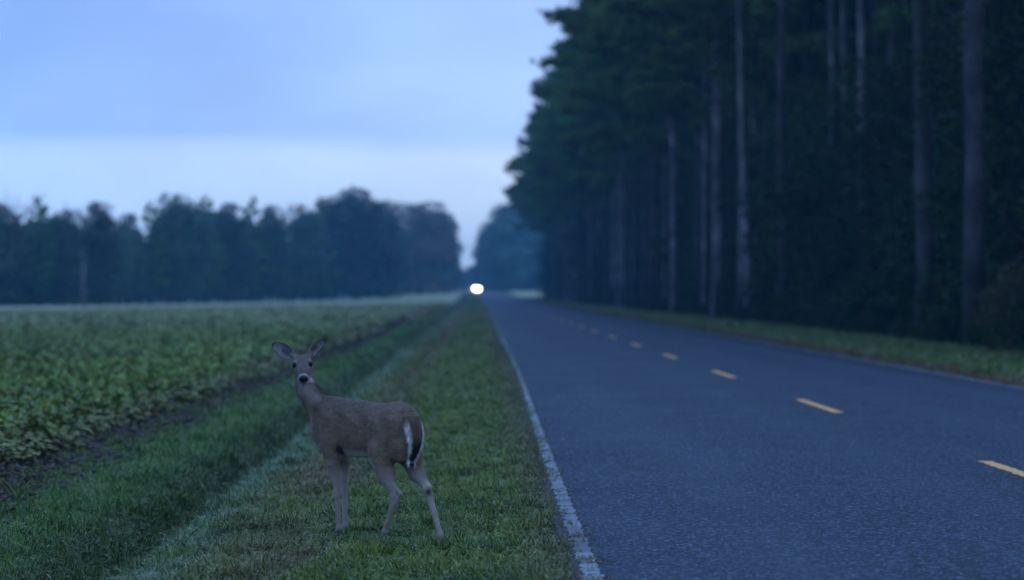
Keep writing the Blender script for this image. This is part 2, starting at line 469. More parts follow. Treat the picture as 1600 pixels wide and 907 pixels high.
# ================================================================== ground sheet
def build_ground():
    xs = np.unique(np.concatenate([np.array([-1300, -700, -400, -250, -160, -100, -70, -50, -35, -25, -18, -12, -8, -6]),
        np.arange(-5, 1.0, 0.07), np.array([0.64, 0.75, 2, 4, 6, 8.5, 8.7]), np.arange(8.9, 15, 0.25),
        np.array([17, 20, 25, 32, 42, 60, 90, 150, 300, 700, 1300])]))
    ys = np.unique(np.concatenate([np.array([-80, -40, -20, -8, 0, 5, 9]), np.arange(10, 34, 0.09), np.arange(34, 70, 0.3), np.arange(70, 160, 1.5),
        np.arange(160, 420, 8), np.arange(420, 1000, 20), np.array([1000, 1100, 1250, 1500, 1800])]))
    X, Y = np.meshgrid(xs, ys)
    Xw = X + bend(Y)*np.where(np.abs(X) < 60, 1, 0)
    Z = gz(Xw, Y)
    V = np.stack([Xw, Y, Z], -1).reshape(-1, 3)
    nx, ny = len(xs), len(ys)
    i = np.arange(ny-1)[:, None]*nx + np.arange(nx-1)[None, :]
    F = np.stack([i, i+1, i+nx+1, i+nx], -1).reshape(-1, 4)
    tag(obj('ground', mesh_np('ground', V, F, M_ground, True)), kind='structure')
build_ground()

# ================================================================== road and its markings
RL, RR = 0.50, 8.68
def edge_wob(y):
    return 0.018*np.sin(y*1.9)+0.012*np.sin(y*5.3+1)+0.02*np.sin(y*0.31)
def build_road():
    ys = np.unique(np.concatenate([np.arange(-60, 8, 2.0), np.arange(8, 60, 0.15), np.arange(60, 200, 1.0), np.arange(200, 1000, 10)]))
    xs = np.array([RL, RL+0.02, 1.5, 3.0, 4.6, 6.0, 7.5, RR-0.02, RR])
    X, Y = np.meshgrid(xs, ys)
    X = X.copy()
    wl_ = edge_wob(ys)
    wl_ = wl_+0.135*sstep((ys-12)/38)
    X[:, 0] += wl_; X[:, 1] += wl_; X[:, -1] -= edge_wob(ys+7); X[:, -2] -= edge_wob(ys+7)
    Z = rise(Y) + 0.03*(1-((X-4.6)/4.1)**2)
    Z[:, 0] -= 0.07; Z[:, -1] -= 0.07
    V = np.stack([X+bend(Y), Y, Z], -1).reshape(-1, 3)
    nx, ny = len(xs), len(ys)
    i = np.arange(ny-1)[:, None]*nx + np.arange(nx-1)[None, :]
    F = np.stack([i, i+1, i+nx+1, i+nx], -1).reshape(-1, 4)
    return tag(obj('road', mesh_np('road', V, F, M_asphalt, True)), kind='structure')
road = build_road()
def strip(name, xc, w, y0, y1, mat, step, skew=0.0, xvar=None):
    ys = np.arange(y0, y1+1e-6, step) if (y1-y0)/step > 2 else np.linspace(y0, y1, 4)
    c = np.full(len(ys), xc) if xvar is None else xvar(ys)
    rg = 0.008*np.sin(ys*23)+0.006*np.sin(ys*41+2)+0.010*np.sin(ys*9.7+1)*np.sin(ys*3.1)+0.004*RNG.normal(0, 1, len(ys))*(w < .12 if isinstance(w, float) else 1)
    if w == 0.100: w = 0.100-0.045*sstep((ys-18)/25)
    L = c-w/2+rg; R = c+w/2-0.7*rg
    def z(x, y): return rise(y) + 0.03*(1-((x-4.6)/4.1)**2) + 0.004
    V = np.concatenate([np.stack([L+bend(ys), ys, z(L, ys)], -1), np.stack([R+bend(ys), ys, z(R, ys)], -1)])
    n = len(ys); i = np.arange(n-1)
    F = np.stack([i, i+n, i+n+1, i+1], -1)
    return obj(name, mesh_np(name, V, F, mat, True), road)
def lx(ys): return 0.595 + 0.135*sstep((ys-12)/38)
# the left line is broken where soil lies over it
for a, b_ in ((-50, 60), (60, 300), (300, 900)):
    strip('edge_line', 0.66, 0.100, a, b_, M_white, 0.05 if b_ < 61 else 3.0, xvar=lx)
for a, b_ in ((-50, 38), (38, 300), (300, 900)):
    strip('edge_line', 8.50, 0.11, a, b_, M_white, 0.5 if b_ < 61 else 3.0)
k = -5
while 21.1 + 12.25*k < 640:
    fe = 21.1 + 12.25*k
    strip('centre_line_dash', 4.40, 0.125, fe-3.75, fe, M_yellow, 0.1)
    k += 1

# ================================================================== scatter by geometry nodes
def scatter(name, pts, rot, scl, vi, variants, label, parent=None):
    """one 'stuff' object that instances VARIANTS (meshes) on points"""
    coll = bpy.data.collections.new(name + '_kinds')
    for j, me in enumerate(variants):
        coll.objects.link(bpy.data.objects.new('%s_kind_%02d' % (name, j), me))
    me = bpy.data.meshes.new(name)
    me.vertices.add(len(pts)); me.vertices.foreach_set('co', np.asarray(pts, np.float32).ravel())
    for k, typ, arr in (('rot', 'FLOAT_VECTOR', rot), ('scl', 'FLOAT_VECTOR', scl), ('vi', 'INT', vi)):
        a = me.attributes.new(k, typ, 'POINT')
        a.data.foreach_set('vector' if typ == 'FLOAT_VECTOR' else 'value', np.asarray(arr, np.int32 if typ == 'INT' else np.float32).ravel())
    o = obj(name, me, parent)
    ng = bpy.data.node_groups.new(name + '_nodes', 'GeometryNodeTree')
    ng.interface.new_socket('Geometry', in_out='INPUT', socket_type='NodeSocketGeometry')
    ng.interface.new_socket('Geometry', in_out='OUTPUT', socket_type='NodeSocketGeometry')
    N, L = ng.nodes, ng.links
    gi, go = N.new('NodeGroupInput'), N.new('NodeGroupOutput')
    mp = N.new('GeometryNodeMeshToPoints')
    ip = N.new('GeometryNodeInstanceOnPoints')
    ci = N.new('GeometryNodeCollectionInfo')
    ci.inputs['Collection'].default_value = coll
    ci.inputs['Separate Children'].default_value = True
    ci.inputs['Reset Children'].default_value = True
    ip.inputs['Pick Instance'].default_value = True
    L.new(gi.outputs[0], mp.inputs['Mesh']); L.new(mp.outputs[0], ip.inputs['Points'])
    L.new(ci.outputs[0], ip.inputs['Instance'])
    for att, typ, sock in (('rot', 'FLOAT_VECTOR', 'Rotation'), ('scl', 'FLOAT_VECTOR', 'Scale'), ('vi', 'INT', 'Instance Index')):
        n = N.new('GeometryNodeInputNamedAttribute'); n.data_type = typ; n.inputs['Name'].default_value = att
        L.new(n.outputs['Attribute'], ip.inputs[sock])
    L.new(ip.outputs[0], go.inputs[0])
    md = o.modifiers.new('scatter', 'NODES'); md.node_group = ng
    tag(o, label, None, None, 'stuff')
    return o

def blades(n, rad, h0, h1, w0, w1, lean, curl, mat, name, seg=3):
    r = rad*np.sqrt(RNG.random(n)); a = RNG.random(n)*6.283
    bx, by = r*np.cos(a), r*np.sin(a)
    h = h0+(h1-h0)*RNG.random(n)**1.4; w = (w0+(w1-w0)*RNG.random(n))/2
    la = RNG.random(n)*6.283; ln = lean*RNG.random(n)
    ca = la+RNG.normal(0, 0.8, n); cu = curl*RNG.random(n)
    V = np.zeros((n, 2*seg+1, 3)); T = np.zeros((n, 2*seg+1))
    px, py = -np.sin(la), np.cos(la)
    for s in range(seg+1):
        t = s/seg
        ox = bx+h*(ln*t*np.cos(la)+cu*t*t*np.cos(ca)); oy = by+h*(ln*t*np.sin(la)+cu*t*t*np.sin(ca))
        oz = h*(t*(1-0.25*ln)-0.75*np.minimum(cu, 1.1)*t*t)
        ww = w*(1-0.55*t*t)
        if s < seg:
            V[:, 2*s] = np.stack([ox-px*ww, oy-py*ww, oz], -1); V[:, 2*s+1] = np.stack([ox+px*ww, oy+py*ww, oz], -1)
            T[:, 2*s:2*s+2] = t
        else:
            V[:, 2*s] = np.stack([ox, oy, oz], -1); T[:, 2*s] = 1
    base = np.arange(n)[:, None]*(2*seg+1)
    Q = [np.stack([base+2*s, base+2*s+1, base+2*s+3, base+2*s+2], -1).reshape(-1, 4) for s in range(seg-1)]
    Tr = np.stack([base+2*seg-2, base+2*seg-1, base+2*seg], -1).reshape(-1, 3)
    return mesh_np(name, V.reshape(-1, 3), [np.concatenate(Q), Tr], mat, False, {'tip': ('FLOAT', T.ravel())})

def euler_rand(n, tilt=0.12):
    return np.stack([RNG.normal(0, tilt, n), RNG.normal(0, tilt, n), RNG.random(n)*6.283], -1)

def build_grass():
    def variants(mat):
        return [blades(46, .15, .03, .095, .005, .009, .7, .9, mat, 'lawn_a'),
                blades(46, .15, .025, .065, .005, .009, 1.0, 1.1, mat, 'lawn_b'),
                blades(34, .13, .06, .16, .004, .008, .9, 1.2, mat, 'lawn_c'),
                blades(26, .10, .10, .22, .005, .009, .7, 1.0, mat, 'tall_a', 4),
                blades(22, .14, .08, .20, .004, .007, 1.3, 1.5, mat, 'wispy', 4)]
    P, S, K = [], [], []
    for (y0, y1, dens, sc) in ((9.5, 22, 130, 1.0), (22, 34, 75, 1.2), (34, 60, 26, 1.7), (60, 120, 7, 2.6), (120, 330, 1.6, 4.5)):
        n = int((y1-y0)*5.4*dens)
        x = RNG.uniform(-4.15, 0.70, n) if y1 < 61 else RNG.uniform(-3.7, 0.60, n)
        y = RNG.uniform(y0, y1, n)
        x = x+0.135*sstep((y-12)/38)*np.clip(x+.4, 0, 1)
        # only what the frame can show, with a margin
        keep = (x > -0.225*y-1.2)
        # ragged at the road edge and at the soil strip
        keep &= ~((x > 0.58+0.135*sstep((y-12)/38)+0.07*hash_noise(x*0, y, 5.0)) & (RNG.random(n) < 0.80))
        keep &= ~((x < -3.84+0.25*hash_noise(x, y, 1.3)) & (RNG.random(n) < 0.62))
        x, y = x[keep], y[keep]; n = len(x)
        tall = np.exp(-((x+2.42+0.15*np.sin(y*1.3))/0.34)**2)*(0.6+0.4*np.sin(y*2.1+np.sin(y*0.9)*2))
        u = RNG.random(n)
        k = np.where(u < 0.30, 0, np.where(u < 0.55, 1, np.where(u < 0.80, 2, 4)))
        k = np.where(RNG.random(n) < np.clip(tall, 0, 1)*0.8, 3, k)
        k = np.where((x < -2.9) & (RNG.random(n) < 0.30), 2, k)
        hs = np.where(k == 3, 0.8+0.9*RNG.random(n), 0.75+0.6*RNG.random(n))*np.where(x < -2.0, 1.2, 1.0)
        clump = 0.6+0.85*np.clip(hash_noise(x, y, 3.3)+0.2, 0, 1)**1.5
        for fx, fy in ((-.95, 16.15), (-.95, 16.25), (-.64, 15.8), (-.28, 15.63)): clump = clump*np.where(np.hypot(x-fx, y-fy) < .22, .28, 1)
        edge = np.where(x > 0.46, 0.62, 1.0)
        zs = sc**0.45
        P.append(np.stack([x+bend(y), y, gz(x, y)-0.006], -1))
        S.append(np.stack([sc*edge*np.ones(n), sc*edge*np.ones(n), hs*clump*edge*zs], -1)); K.append(k)
    n = 420; y = 10+60*RNG.random(n)**1.6; x = 0.545+0.10*RNG.random(n)**1.6+0.10*sstep((y-14)/38)
    P.append(np.stack([x, y, np.full(n, .0)], -1)); sc_ = .35+.4*RNG.random(n); S.append(np.stack([sc_, sc_*.5, sc_*.8], -1)); K.append(RNG.integers(0, 2, n))
    P, S, K = map(np.concatenate, (P, S, K))
    scatter('verge_grass', P, euler_rand(len(P), .08), S, K, variants(M_grass), 'green grass with browned strips on the left verge and in the ditch')
    P, S, K = [], [], []
    for (y0, y1, dens, sc) in ((28, 90, 14, 1.8), (90, 180, 5, 2.8), (180, 400, 1.5, 4.5)):
        n = int((y1-y0)*4.6*dens)
        x = RNG.uniform(8.75, 13.6, n); y = RNG.uniform(y0, y1, n)
        keep = ~((x < 9.7) & (RNG.random(n) < 0.72)); x, y = x[keep], y[keep]; n = len(x)
        k = np.where(RNG.random(n) < 0.6, 0, 2)
        P.append(np.stack([x+bend(y), y, gz(x, y)-0.01], -1))
        S.append(np.stack([sc*np.ones(n), sc*np.ones(n), (0.7+0.8*RNG.random(n))*sc**0.5], -1)); K.append(k)
    P, S, K = map(np.concatenate, (P, S, K))
    scatter('forest_side_grass', P, euler_rand(len(P), .08), S, K, variants(M_grass_r), 'strip of low grass between the right road edge and the pines')
build_grass()

# dirt clods on the bare strip
def build_soil():
    ms = []
    for j in range(3):
        mb = MB()
        for q in range(9):
            c = RNG.normal(0, 0.09, 3)*[1, 1, 0.0]; r = 0.006+0.024*RNG.random()**2
            t = RNG.normal(0, 1, (8, 3)); 
            V = np.array([[1,0,0],[-1,0,0],[0,1,0],[0,-1,0],[0,0,1],[0,0,-1]], float)*r*(0.35+1.2*RNG.random((6, 1)))+c
            mb.add(V, np.array([[0,2,4],[2,1,4],[1,3,4],[3,0,4],[2,0,5],[1,2,5],[3,1,5],[0,3,5]]))
        ms.append(mb.mesh('clods', M_soil))
    n = 5200
    y = 9.5+90*RNG.random(n)**1.8; x = RNG.uniform(-4.35, -3.6, n)
    P = np.stack([x, y, gz(x, y)+0.0], -1)
    s = 0.7+1.0*RNG.random(n)
    scatter('soil_clods', P, euler_rand(n, .3), np.stack([s*1.4, s, s*.5], -1), RNG.integers(0, 3, n), ms, 'crumbled bare brown soil along the crop edge')
M_soil, _nt, _b = mat_new('bare_soil', 0.95, 0.15)
_g = wpos(_nt); _nt.links.new(mixc(_nt, noise(_nt, _g.outputs['Position'], 8, 4), (0.050, 0.040, 0.036), (0.13, 0.105, 0.095)), _b.inputs['Base Color'])
build_soil()

# ================================================================== soybean crop
_nt = M_soy.node_tree; _b = _nt.nodes['Principled BSDF']; _old = _b.inputs['Base Color'].links[0].from_socket
_g = wpos(_nt); _sx = _nt.nodes.new('ShaderNodeSeparateXYZ'); _nt.links.new(_g.outputs['Position'], _sx.inputs[0])
_x = mathn(_nt, 'MULTIPLY_ADD', noise(_nt, _g.outputs['Position'], 1.5, 3), 0.6, mathn(_nt, 'ADD', _sx.outputs['X'], -0.3))
_e = mixc(_nt, _g.outputs['Random Per Island'], (0.11, 0.10, 0.028), (0.21, 0.19, 0.055))
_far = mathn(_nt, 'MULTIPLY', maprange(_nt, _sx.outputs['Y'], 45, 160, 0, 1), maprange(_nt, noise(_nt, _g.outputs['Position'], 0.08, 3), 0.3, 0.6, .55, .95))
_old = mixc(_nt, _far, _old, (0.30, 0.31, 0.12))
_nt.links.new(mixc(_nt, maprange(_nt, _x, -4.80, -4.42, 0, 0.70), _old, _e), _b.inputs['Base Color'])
def soy_plant(name, nl, rad, h):
    mb = MB()
    leaf = np.array([[0, 0, 0], [.30, .30, .04], [.62, .24, .02], [1, 0, -.10], [.62, -.24, .02], [.30, -.30, .04]])
    F = np.array([[0, 1, 2, 5], [2, 3, 4, 5]])
    # two quads share the midline area, folded a little
    F = [np.array([[0, 1, 2, 3]]), np.array([[0, 3, 4, 5]])]
    for q in range(nl):
        a = RNG.random()*6.283; r = rad*math.sqrt(RNG.random())
        z = h*(0.35+0.65*RNG.random()**0.6)*(1-0.25*(r/rad)**2)
        c = np.array([r*math.cos(a), r*math.sin(a), z])
        mb.add(np.array([[c[0]*.5, c[1]*.5, z*.2], [c[0]*.5+.006, c[1]*.5, z*.2], c]), np.array([[0, 1, 2]]))
        for d in (-1.25, 0, 1.25):
            ph = a+d+RNG.normal(0, .25); L = 0.065+0.040*RNG.random(); pt = RNG.normal(-0.1, .4); ro = RNG.normal(0, .45)
            V = leaf*L
            R = Matrix.Rotation(ph, 3, 'Z') @ Matrix.Rotation(-pt, 3, 'Y') @ Matrix.Rotation(ro, 3, 'X')
            V = V @ np.array(R).T + c
            mb.add(V, F)
    return mb.mesh(name, M_soy)
def crop_end(x, y):
    """crop stops on a line that runs from (-57,182) to (-6,330)"""
    px = x/y*FPX
    dyc = 27-12*(np.clip(px+750, 0, 700)/700)
    return 1.3*FPX/dyc
def build_crop():
    ms = [soy_plant('soy', 34, .20, .30), soy_plant('soy', 38, .22, .33), soy_plant('soy', 30, .18, .27), soy_plant('soy', 34, .21, .30)]
    P, S = [], []
    for (y0, y1, dens, sc) in ((16, 45, 16, 1.0), (45, 90, 8, 1.35), (90, 340, 2.6, 2.3)):
        xl = -0.235*y1-4
        n = int((y1-y0)*(-4.15-xl)*dens)
        x = RNG.uniform(xl, -4.15, n); y = RNG.uniform(y0, y1, n)
        keep = (x > -0.225*y-2.0) & (y < crop_end(x, y)) & (x < -4.27+0.10*hash_noise(x, y, 2.0))
        # rows run beside the road: leave faint gaps between them
        row = np.abs(((x/0.76) % 1)-0.5)
        keep &= ~((row > 0.40) & (RNG.random(n) < 0.55) & (y < 60))
        x, y = x[keep], y[keep]; n = len(x)
        g = 0.82+0.35*RNG.random(n)+0.10*hash_noise(x, y, .35)
        edge = np.where(x > -4.75, 0.62, 1.0)
        P.append(np.stack([x, y, gz(x, y)], -1))
        S.append(np.stack([sc*g, sc*g, g*edge*(1+0.0*sc)], -1))
    P, S = map(np.concatenate, (P, S))
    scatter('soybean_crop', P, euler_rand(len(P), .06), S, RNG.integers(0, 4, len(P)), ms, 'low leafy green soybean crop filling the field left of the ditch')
build_crop()

# ================================================================== trees
def pine_variant(H, base, spread, ntuft, seed):
    rg = np.random.default_rng(seed)
    tr = MB()
    zz = np.linspace(0, H*0.97, 14)
    bx = np.cumsum(rg.normal(0, .05, 14)); by = np.cumsum(rg.normal(0, .05, 14)); bx -= bx[0]; by -= by[0]
    P = np.stack([bx, by, zz], -1)
    R = np.interp(zz/H, [0, .02, .06, .5, 1], [.33, .27, .235, .17, .02])
    tr.tube(P, R, 10)
    limbs = []
    nl = 42
    for i in range(nl):
        t = (i+rg.random())/nl
        z = H*(base+(0.985-base)*t)
        prof = (0.35+0.65*min(1, t/0.22))*(1-t)**0.62+0.06
        L = spread*prof*(0.45+0.80*rg.random())
        a = i*2.4+rg.normal(0, .4)
        up = 0.10+0.45*t+rg.normal(0, .17)
        s = np.linspace(0, 1, 5)
        ox = np.interp(z, zz, bx); oy = np.interp(z, zz, by)
        side = rg.normal(0, .12)
        lp = np.stack([ox+L*s*np.cos(a+side*s), oy+L*s*np.sin(a+side*s), z+L*(up*s-0.22*s*s+0.12*s**3)], -1)
        tr.tube(lp, np.linspace(.055*L/spread+.02, .012, 5), 4)
        limbs.append((lp, L))
    # short dead stubs under the crown
    for i in range(9):
        z = H*(0.18+(base-0.18)*rg.random()); a = rg.random()*6.283; L = 0.4+1.3*rg.random()**2
        o = np.array([np.interp(z, zz, bx), np.interp(z, zz, by), z])
        tr.tube(np.array([o, o+[L*math.cos(a)*.6, L*math.sin(a)*.6, .03], o+[L*math.cos(a), L*math.sin(a), -.08*L]]), [.025, .018, .006], 4)
    W = np.array([l[1] for l in limbs])**1.4; W /= W.sum()
    li = rg.choice(len(limbs), ntuft, p=W)
    s = 0.22+0.78*rg.random(ntuft)**0.6
    C = np.zeros((ntuft, 3)); D = np.zeros((ntuft, 3))
    for j in range(ntuft):
        lp, L = limbs[li[j]]
        f = s[j]*4; i0 = min(3, int(f)); q = lp[i0]+(lp[i0+1]-lp[i0])*(f-i0)
        d = lp[-1]-lp[0]; d /= np.linalg.norm(d)
        lat = np.array([-d[1], d[0], 0])
        off = rg.normal(0, 1)*L*0.15*(1.15-s[j]*.5)
        C[j] = q+lat*off+np.array([0, 0, abs(off)*0.12+rg.normal(0, .17)])+d*abs(off)*0.25
        D[j] = d*0.8+lat*np.sign(off)*0.5+np.array([0, 0, .55])
    nb = 9
    v = rg.normal(0, 1, (ntuft, nb, 3)); v /= np.linalg.norm(v, axis=2)[:, :, None]
    v = v*0.95+D[:, None, :]*0.75; v /= np.linalg.norm(v, axis=2)[:, :, None]
    Ln = (0.26+0.22*rg.random((ntuft, nb)))[:, :, None]
    w = np.cross(v, rg.normal(0, 1, (ntuft, nb, 3))); w /= np.linalg.norm(w, axis=2)[:, :, None]+1e-9
    c = C[:, None, :]-v*0.04
    V = np.stack([c-w*.02, c+v*Ln*.6-w*.055, c+v*Ln, c+v*Ln*.6+w*.055], 2).reshape(-1, 3)
    F = np.arange(len(V)).reshape(-1, 4)
    return tr, (V, F)

def broad_variant(H, width, nleaf, seed, ls=0.30, low=0.05, bare=False):
    rg = np.random.default_rng(seed)
    tr = MB()
    P = [np.array([0, 0, 0.0])]
    for i in range(6): P.append(P[-1]+np.array([rg.normal(0, .12), rg.normal(0, .12), H*0.13]))
    tr.tube(np.array(P), np.linspace(H*.018, H*.006, 7), 7)
    ends = []
    for i in range(26 if not bare else 40):
        t = rg.random()**0.8
        q = P[0]+(P[-1]-P[0])*(0.15+0.85*t)
        a = rg.random()*6.283
        tt = q[2]/H
        L = width/2*(0.5+0.6*rg.random())*(1-0.5*max(0, tt-0.4))
        e = q+np.array([L*math.cos(a), L*math.sin(a), L*(0.25+0.9*rg.random())*(0.8 if not bare else 1.5)])
        e[2] = min(e[2], H*(0.96 if bare else 0.90))
        m = (q+e)/2+rg.normal(0, .15, 3)*np.array([1, 1, .3])
        tr.tube(np.array([q, m, e]), [H*.006, H*.004, .012], 4)
        ends.append(e)
        if bare:
            for b_ in range(7):
                s = q+(e-q)*(0.3+0.7*rg.random()); d = rg.normal(0, 1, 3)*[.6, .6, .5]+[0, 0, .9]
                d *= (0.6+1.4*rg.random())/np.linalg.norm(d)
                tr.tube(np.array([s, s+d*.5+rg.normal(0, .05, 3), s+d]), [.022, .014, .006], 3)
    if bare: return tr, None
    # leaf clumps, each a shell of leaves round a limb end or the leader
    C = []
    for e in ends: C.append((e, H*(.055+.06*rg.random())))
    for i in range(24):
        t = rg.random()
        z = H*(low+(0.99-low)*t)
        r = width/2*math.sqrt(max(0.02, 1-((t-0.42)/0.62)**2))*math.sqrt(rg.random())*.9
        a = rg.random()*6.283
        rr = H*(.06+.06*rg.random())
        C.append((np.array([r*math.cos(a), r*math.sin(a), min(z, H-rr*.8)]), rr))
    C.append((np.array([0, 0, H*.92]), H*.08))
    for i in range(14 if not bare else 0):
        t = .35+.5*rg.random(); a = rg.random()*6.283; r = width*.30*(1.15-t)
        C.append((np.array([r*math.cos(a), r*math.sin(a), H*t]), H*.12))
    C2 = []
    for c, rr in C:
        c = np.array(c); t = min(.98, c[2]/H); rm = max(.25, width/2*math.sqrt(max(0.0, 1-((t-.45)/.57)**2))-rr*.5)
        q = math.hypot(c[0], c[1])
        if q > rm: c[:2] *= rm/q
        C2.append((c, rr))
    C = C2
    rad = np.array([c[1] for c in C]); W = rad**2; W /= W.sum()
    ci = rg.choice(len(C), nleaf, p=W)
    cc = np.array([c[0] for c in C])[ci]; rr = rad[ci]
    d = rg.normal(0, 1, (nleaf, 3)); d /= np.linalg.norm(d, axis=1)[:, None]
    p = cc+d*(rr*(0.55+0.5*rg.random(nleaf)**.5))[:, None]*np.array([1.15, 1.15, .8])
    p[:, 2] = np.maximum(p[:, 2], .05)
    u = rg.normal(0, 1, (nleaf, 3)); u /= np.linalg.norm(u, axis=1)[:, None]
    n = d*.7+rg.normal(0, .6, (nleaf, 3)); w = np.cross(n, u); w /= np.linalg.norm(w, axis=1)[:, None]+1e-9
    u = np.cross(w, n); u /= np.linalg.norm(u, axis=1)[:, None]+1e-9
    s = (ls*(0.6+0.7*rg.random(nleaf)))[:, None]
    V = np.stack([p-u*s*.5, p-w*s*.32, p+u*s*.5, p+w*s*.32], 1).reshape(-1, 3)
    return tr, (V, np.arange(len(V)).reshape(-1, 4))

PINES = []
for j, (H, bs, sp, nt_) in enumerate(((35, .40, 8.2, 5200), (36, .43, 8.0, 5000), (33, .36, 8.4, 5000), (35, .57, 7.0, 3600), (34, .60, 7.0, 3400))):
    tr, cr_ = pine_variant(H, bs, sp, nt_, 100+j)
    PINES.append((tr.mesh('pine_trunk', M_bark, True), mesh_np('pine_crown', *cr_, M_needle), H))
PALE_TR = []
for tm, _c, H in PINES:
    t2 = tm.copy(); t2.materials.clear(); t2.materials.append(M_bark_pale); PALE_TR.append(t2)

def plant(name, meshes, loc, s, rz, label, cat, group=None, rxy=1.0, tilt=(0, 0), trunk=None):
    o = empty(name, loc)
    o.rotation_euler = (tilt[0], tilt[1], rz)
    o.scale = (s*rxy, s*rxy, s)
    tag(o, label, cat, group)
    obj('trunk', trunk or meshes[0], o)
    if meshes[1]: obj('crown', meshes[1], o)
    return o

# trunks one can tell apart in the photograph: X, Y, thickness factor, tilt sideways, pale bark, label
NAMED = [
 (13.9, 67.5, 1.22, 0.004, False, 'thickest dark pine trunk at the forest edge on the far right of the picture'),
 (14.0, 76.0, 1.15, -0.008, False, 'dark pine trunk standing just left of the thickest trunk at the right'),
 (16.6, 75.0, 0.85, 0.0, False, 'dim pine trunk nearest the right border, set back behind a leafy shrub'),
 (14.3, 114.0, 0.95, -0.006, False, 'dark straight pine trunk right of the pale leaning one, reaching the verge'),
 (18.6, 123.0, 0.95, 0.004, True, 'pale pine trunk lit high above the tall rounded understory bush'),
 (19.9, 121.0, 0.75, 0.0, False, 'slim pine trunk seen high up between the pale high trunk and the dark right pair'),
 (18.0, 132.0, 0.9, 0.0, False, 'grey pine trunk half hidden behind the understory, right of the dark straight trunk'),
 (14.3, 128.5, 0.80, -0.034, True, 'slender pale pine trunk leaning to the left as it rises'),
 (14.5, 148.0, 1.0, 0.0, True, 'straight pale pine trunk just left of the leaning pale trunk'),
 (14.8, 164.0, 0.95, 0.0, False, 'dull brown pine trunk left of the straight pale trunk'),
 (14.6, 205.0, 1.0, 0.0, True, 'right one of two close pale trunks in the middle of the pine stand'),
 (14.2, 210.0, 0.95, 0.003, False, 'left one of two close trunks in the middle of the pine stand'),
 (14.0, 285.0, 1.25, 0.0, True, 'short visible length of pale trunk under the crowns where the stand recedes'),
 (14.2, 252.0, 0.9, 0.0, False, 'dark trunk between the two close trunks and the far pale one'),
]
taken = []
def pine(x, y, j, s, rz, label, group, tilt=0.0, pale=False, thick=1.0):
    tm, cm, H = PINES[j]
    o = empty('pine_tree', (x, y, float(gz(x, y))-0.05))
    o.rotation_euler = (0, tilt, rz if tilt == 0 else 0); o.scale = (s, s, s)
    tag(o, label, 'pine tree', group)
    t = obj('trunk', PALE_TR[j] if pale else tm, o); t.scale = (thick, thick, 1)
    c = obj('crown', cm, o); c.rotation_euler = (0, 0, 0 if tilt == 0 else rz)
    taken.append((x, y))
GP = 'pines of the roadside stand'
for i, (x, y, th, tl, pale, lab) in enumerate(NAMED):
    pine(x, y, 3+i % 2 if y < 140 else i % 3, 1.0, random.random()*6.28, lab, GP, tl, pale, th)
def free(x, y, d):
    return all((x-a)**2*3+(y-b)**2 > d*d for a, b in taken)
rows = [(13.8, 130, 505, 5.2, 'f'), (17.4, 84, 500, 7.0, 'm'), (22, 60, 480, 8.2, 'm'), (27, 56, 400, 9.0, 'b'), (34, 80, 360, 11.0, 'b'), (43, 110, 360, 15.0, 'b')]
for (x0, ya, yb, sp, kd) in rows:
    y = ya
    while y < yb:
        x = x0+random.uniform(-.7, .9)*(1 if kd == 'f' else 1.6); yy = y+random.uniform(-1.2, 1.2)
        if free(x, yy, 4.0 if kd == 'f' else 3.2):
            if kd == 'f':
                if yy < 240: lab = 'pine in the middle of the front row, dark crown blending with its neighbours'
                else: lab = 'pine at the receding far end of the front row, crown against the sky'
            elif kd == 'm': lab = 'pine in the second and third rows, glimpsed between front row trunks'
            else: lab = 'pine deep inside the stand, barely visible in the dark'
            pine(x, yy, (3+random.randrange(2)) if (yy < 150 and random.random() < .35) else random.randrange(3), random.uniform(.9, 1.07), random.random()*6.28, lab, GP, thick=random.uniform(.50, .95), pale=random.random() < (.50 if kd == 'f' else .30))
        y += sp*random.uniform(.85, 1.15)
print('pines', len(taken))

# understory hardwoods in the stand, and bushes at its foot
BR = []
for j, (H, W, n) in enumerate(((8, 5.5, 7000), (10, 6, 8200), (6, 5, 5600))):
    tr, cr_ = broad_variant(H, W, n, 300+j, .19, .04)
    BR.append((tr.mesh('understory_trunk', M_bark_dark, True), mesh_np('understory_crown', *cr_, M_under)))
GU = 'understory trees among the pines'
plant('understory_tree', BR[0], (17.4, 118, 0), .95, 1.0, 'tall rounded dark understory tree left of the dark right trunk pair', 'tree', GU)
plant('understory_tree', BR[2], (14.9, 100, 0), .8, 2.0, 'low broad understory tree touching the verge below the pale high trunk', 'tree', GU)
nu = 0
for i in range(210):
    y = 48+random.random()**1.3*445
    x = random.uniform(16.4, 20) if i % 3 else random.uniform(19, 34)
    if y > 260 and i % 2: x = random.uniform(14.3, 17)
    if x > 13+0.16*y: x = random.uniform(16.4, 19)
    if y > 260 and i % 2: x = random.uniform(14.3, 17)
    j = random.randrange(3)
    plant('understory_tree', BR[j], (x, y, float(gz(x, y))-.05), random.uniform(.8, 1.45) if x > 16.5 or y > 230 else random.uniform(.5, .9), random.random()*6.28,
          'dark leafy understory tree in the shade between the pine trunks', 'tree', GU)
    nu += 1
tr, cr_ = broad_variant(2.3, 1.8, 2600, 410, .085, .02)
SH = (tr.mesh('shrub_stem', M_bark_dark, True), mesh_np('shrub_crown', *cr_, M_leaf_yel))
s_ = empty('shrub', (13.35, 60.5, float(gz(13.35, 60.5))-.03)); tag(s_, 'dark leafy shrub on the verge at the right border of the picture', 'shrub', 'roadside shrubs')
s_.scale = (1.05, 1.05, 1.05)
obj('stem', SH[0], s_); obj('foliage', SH[1], s_)

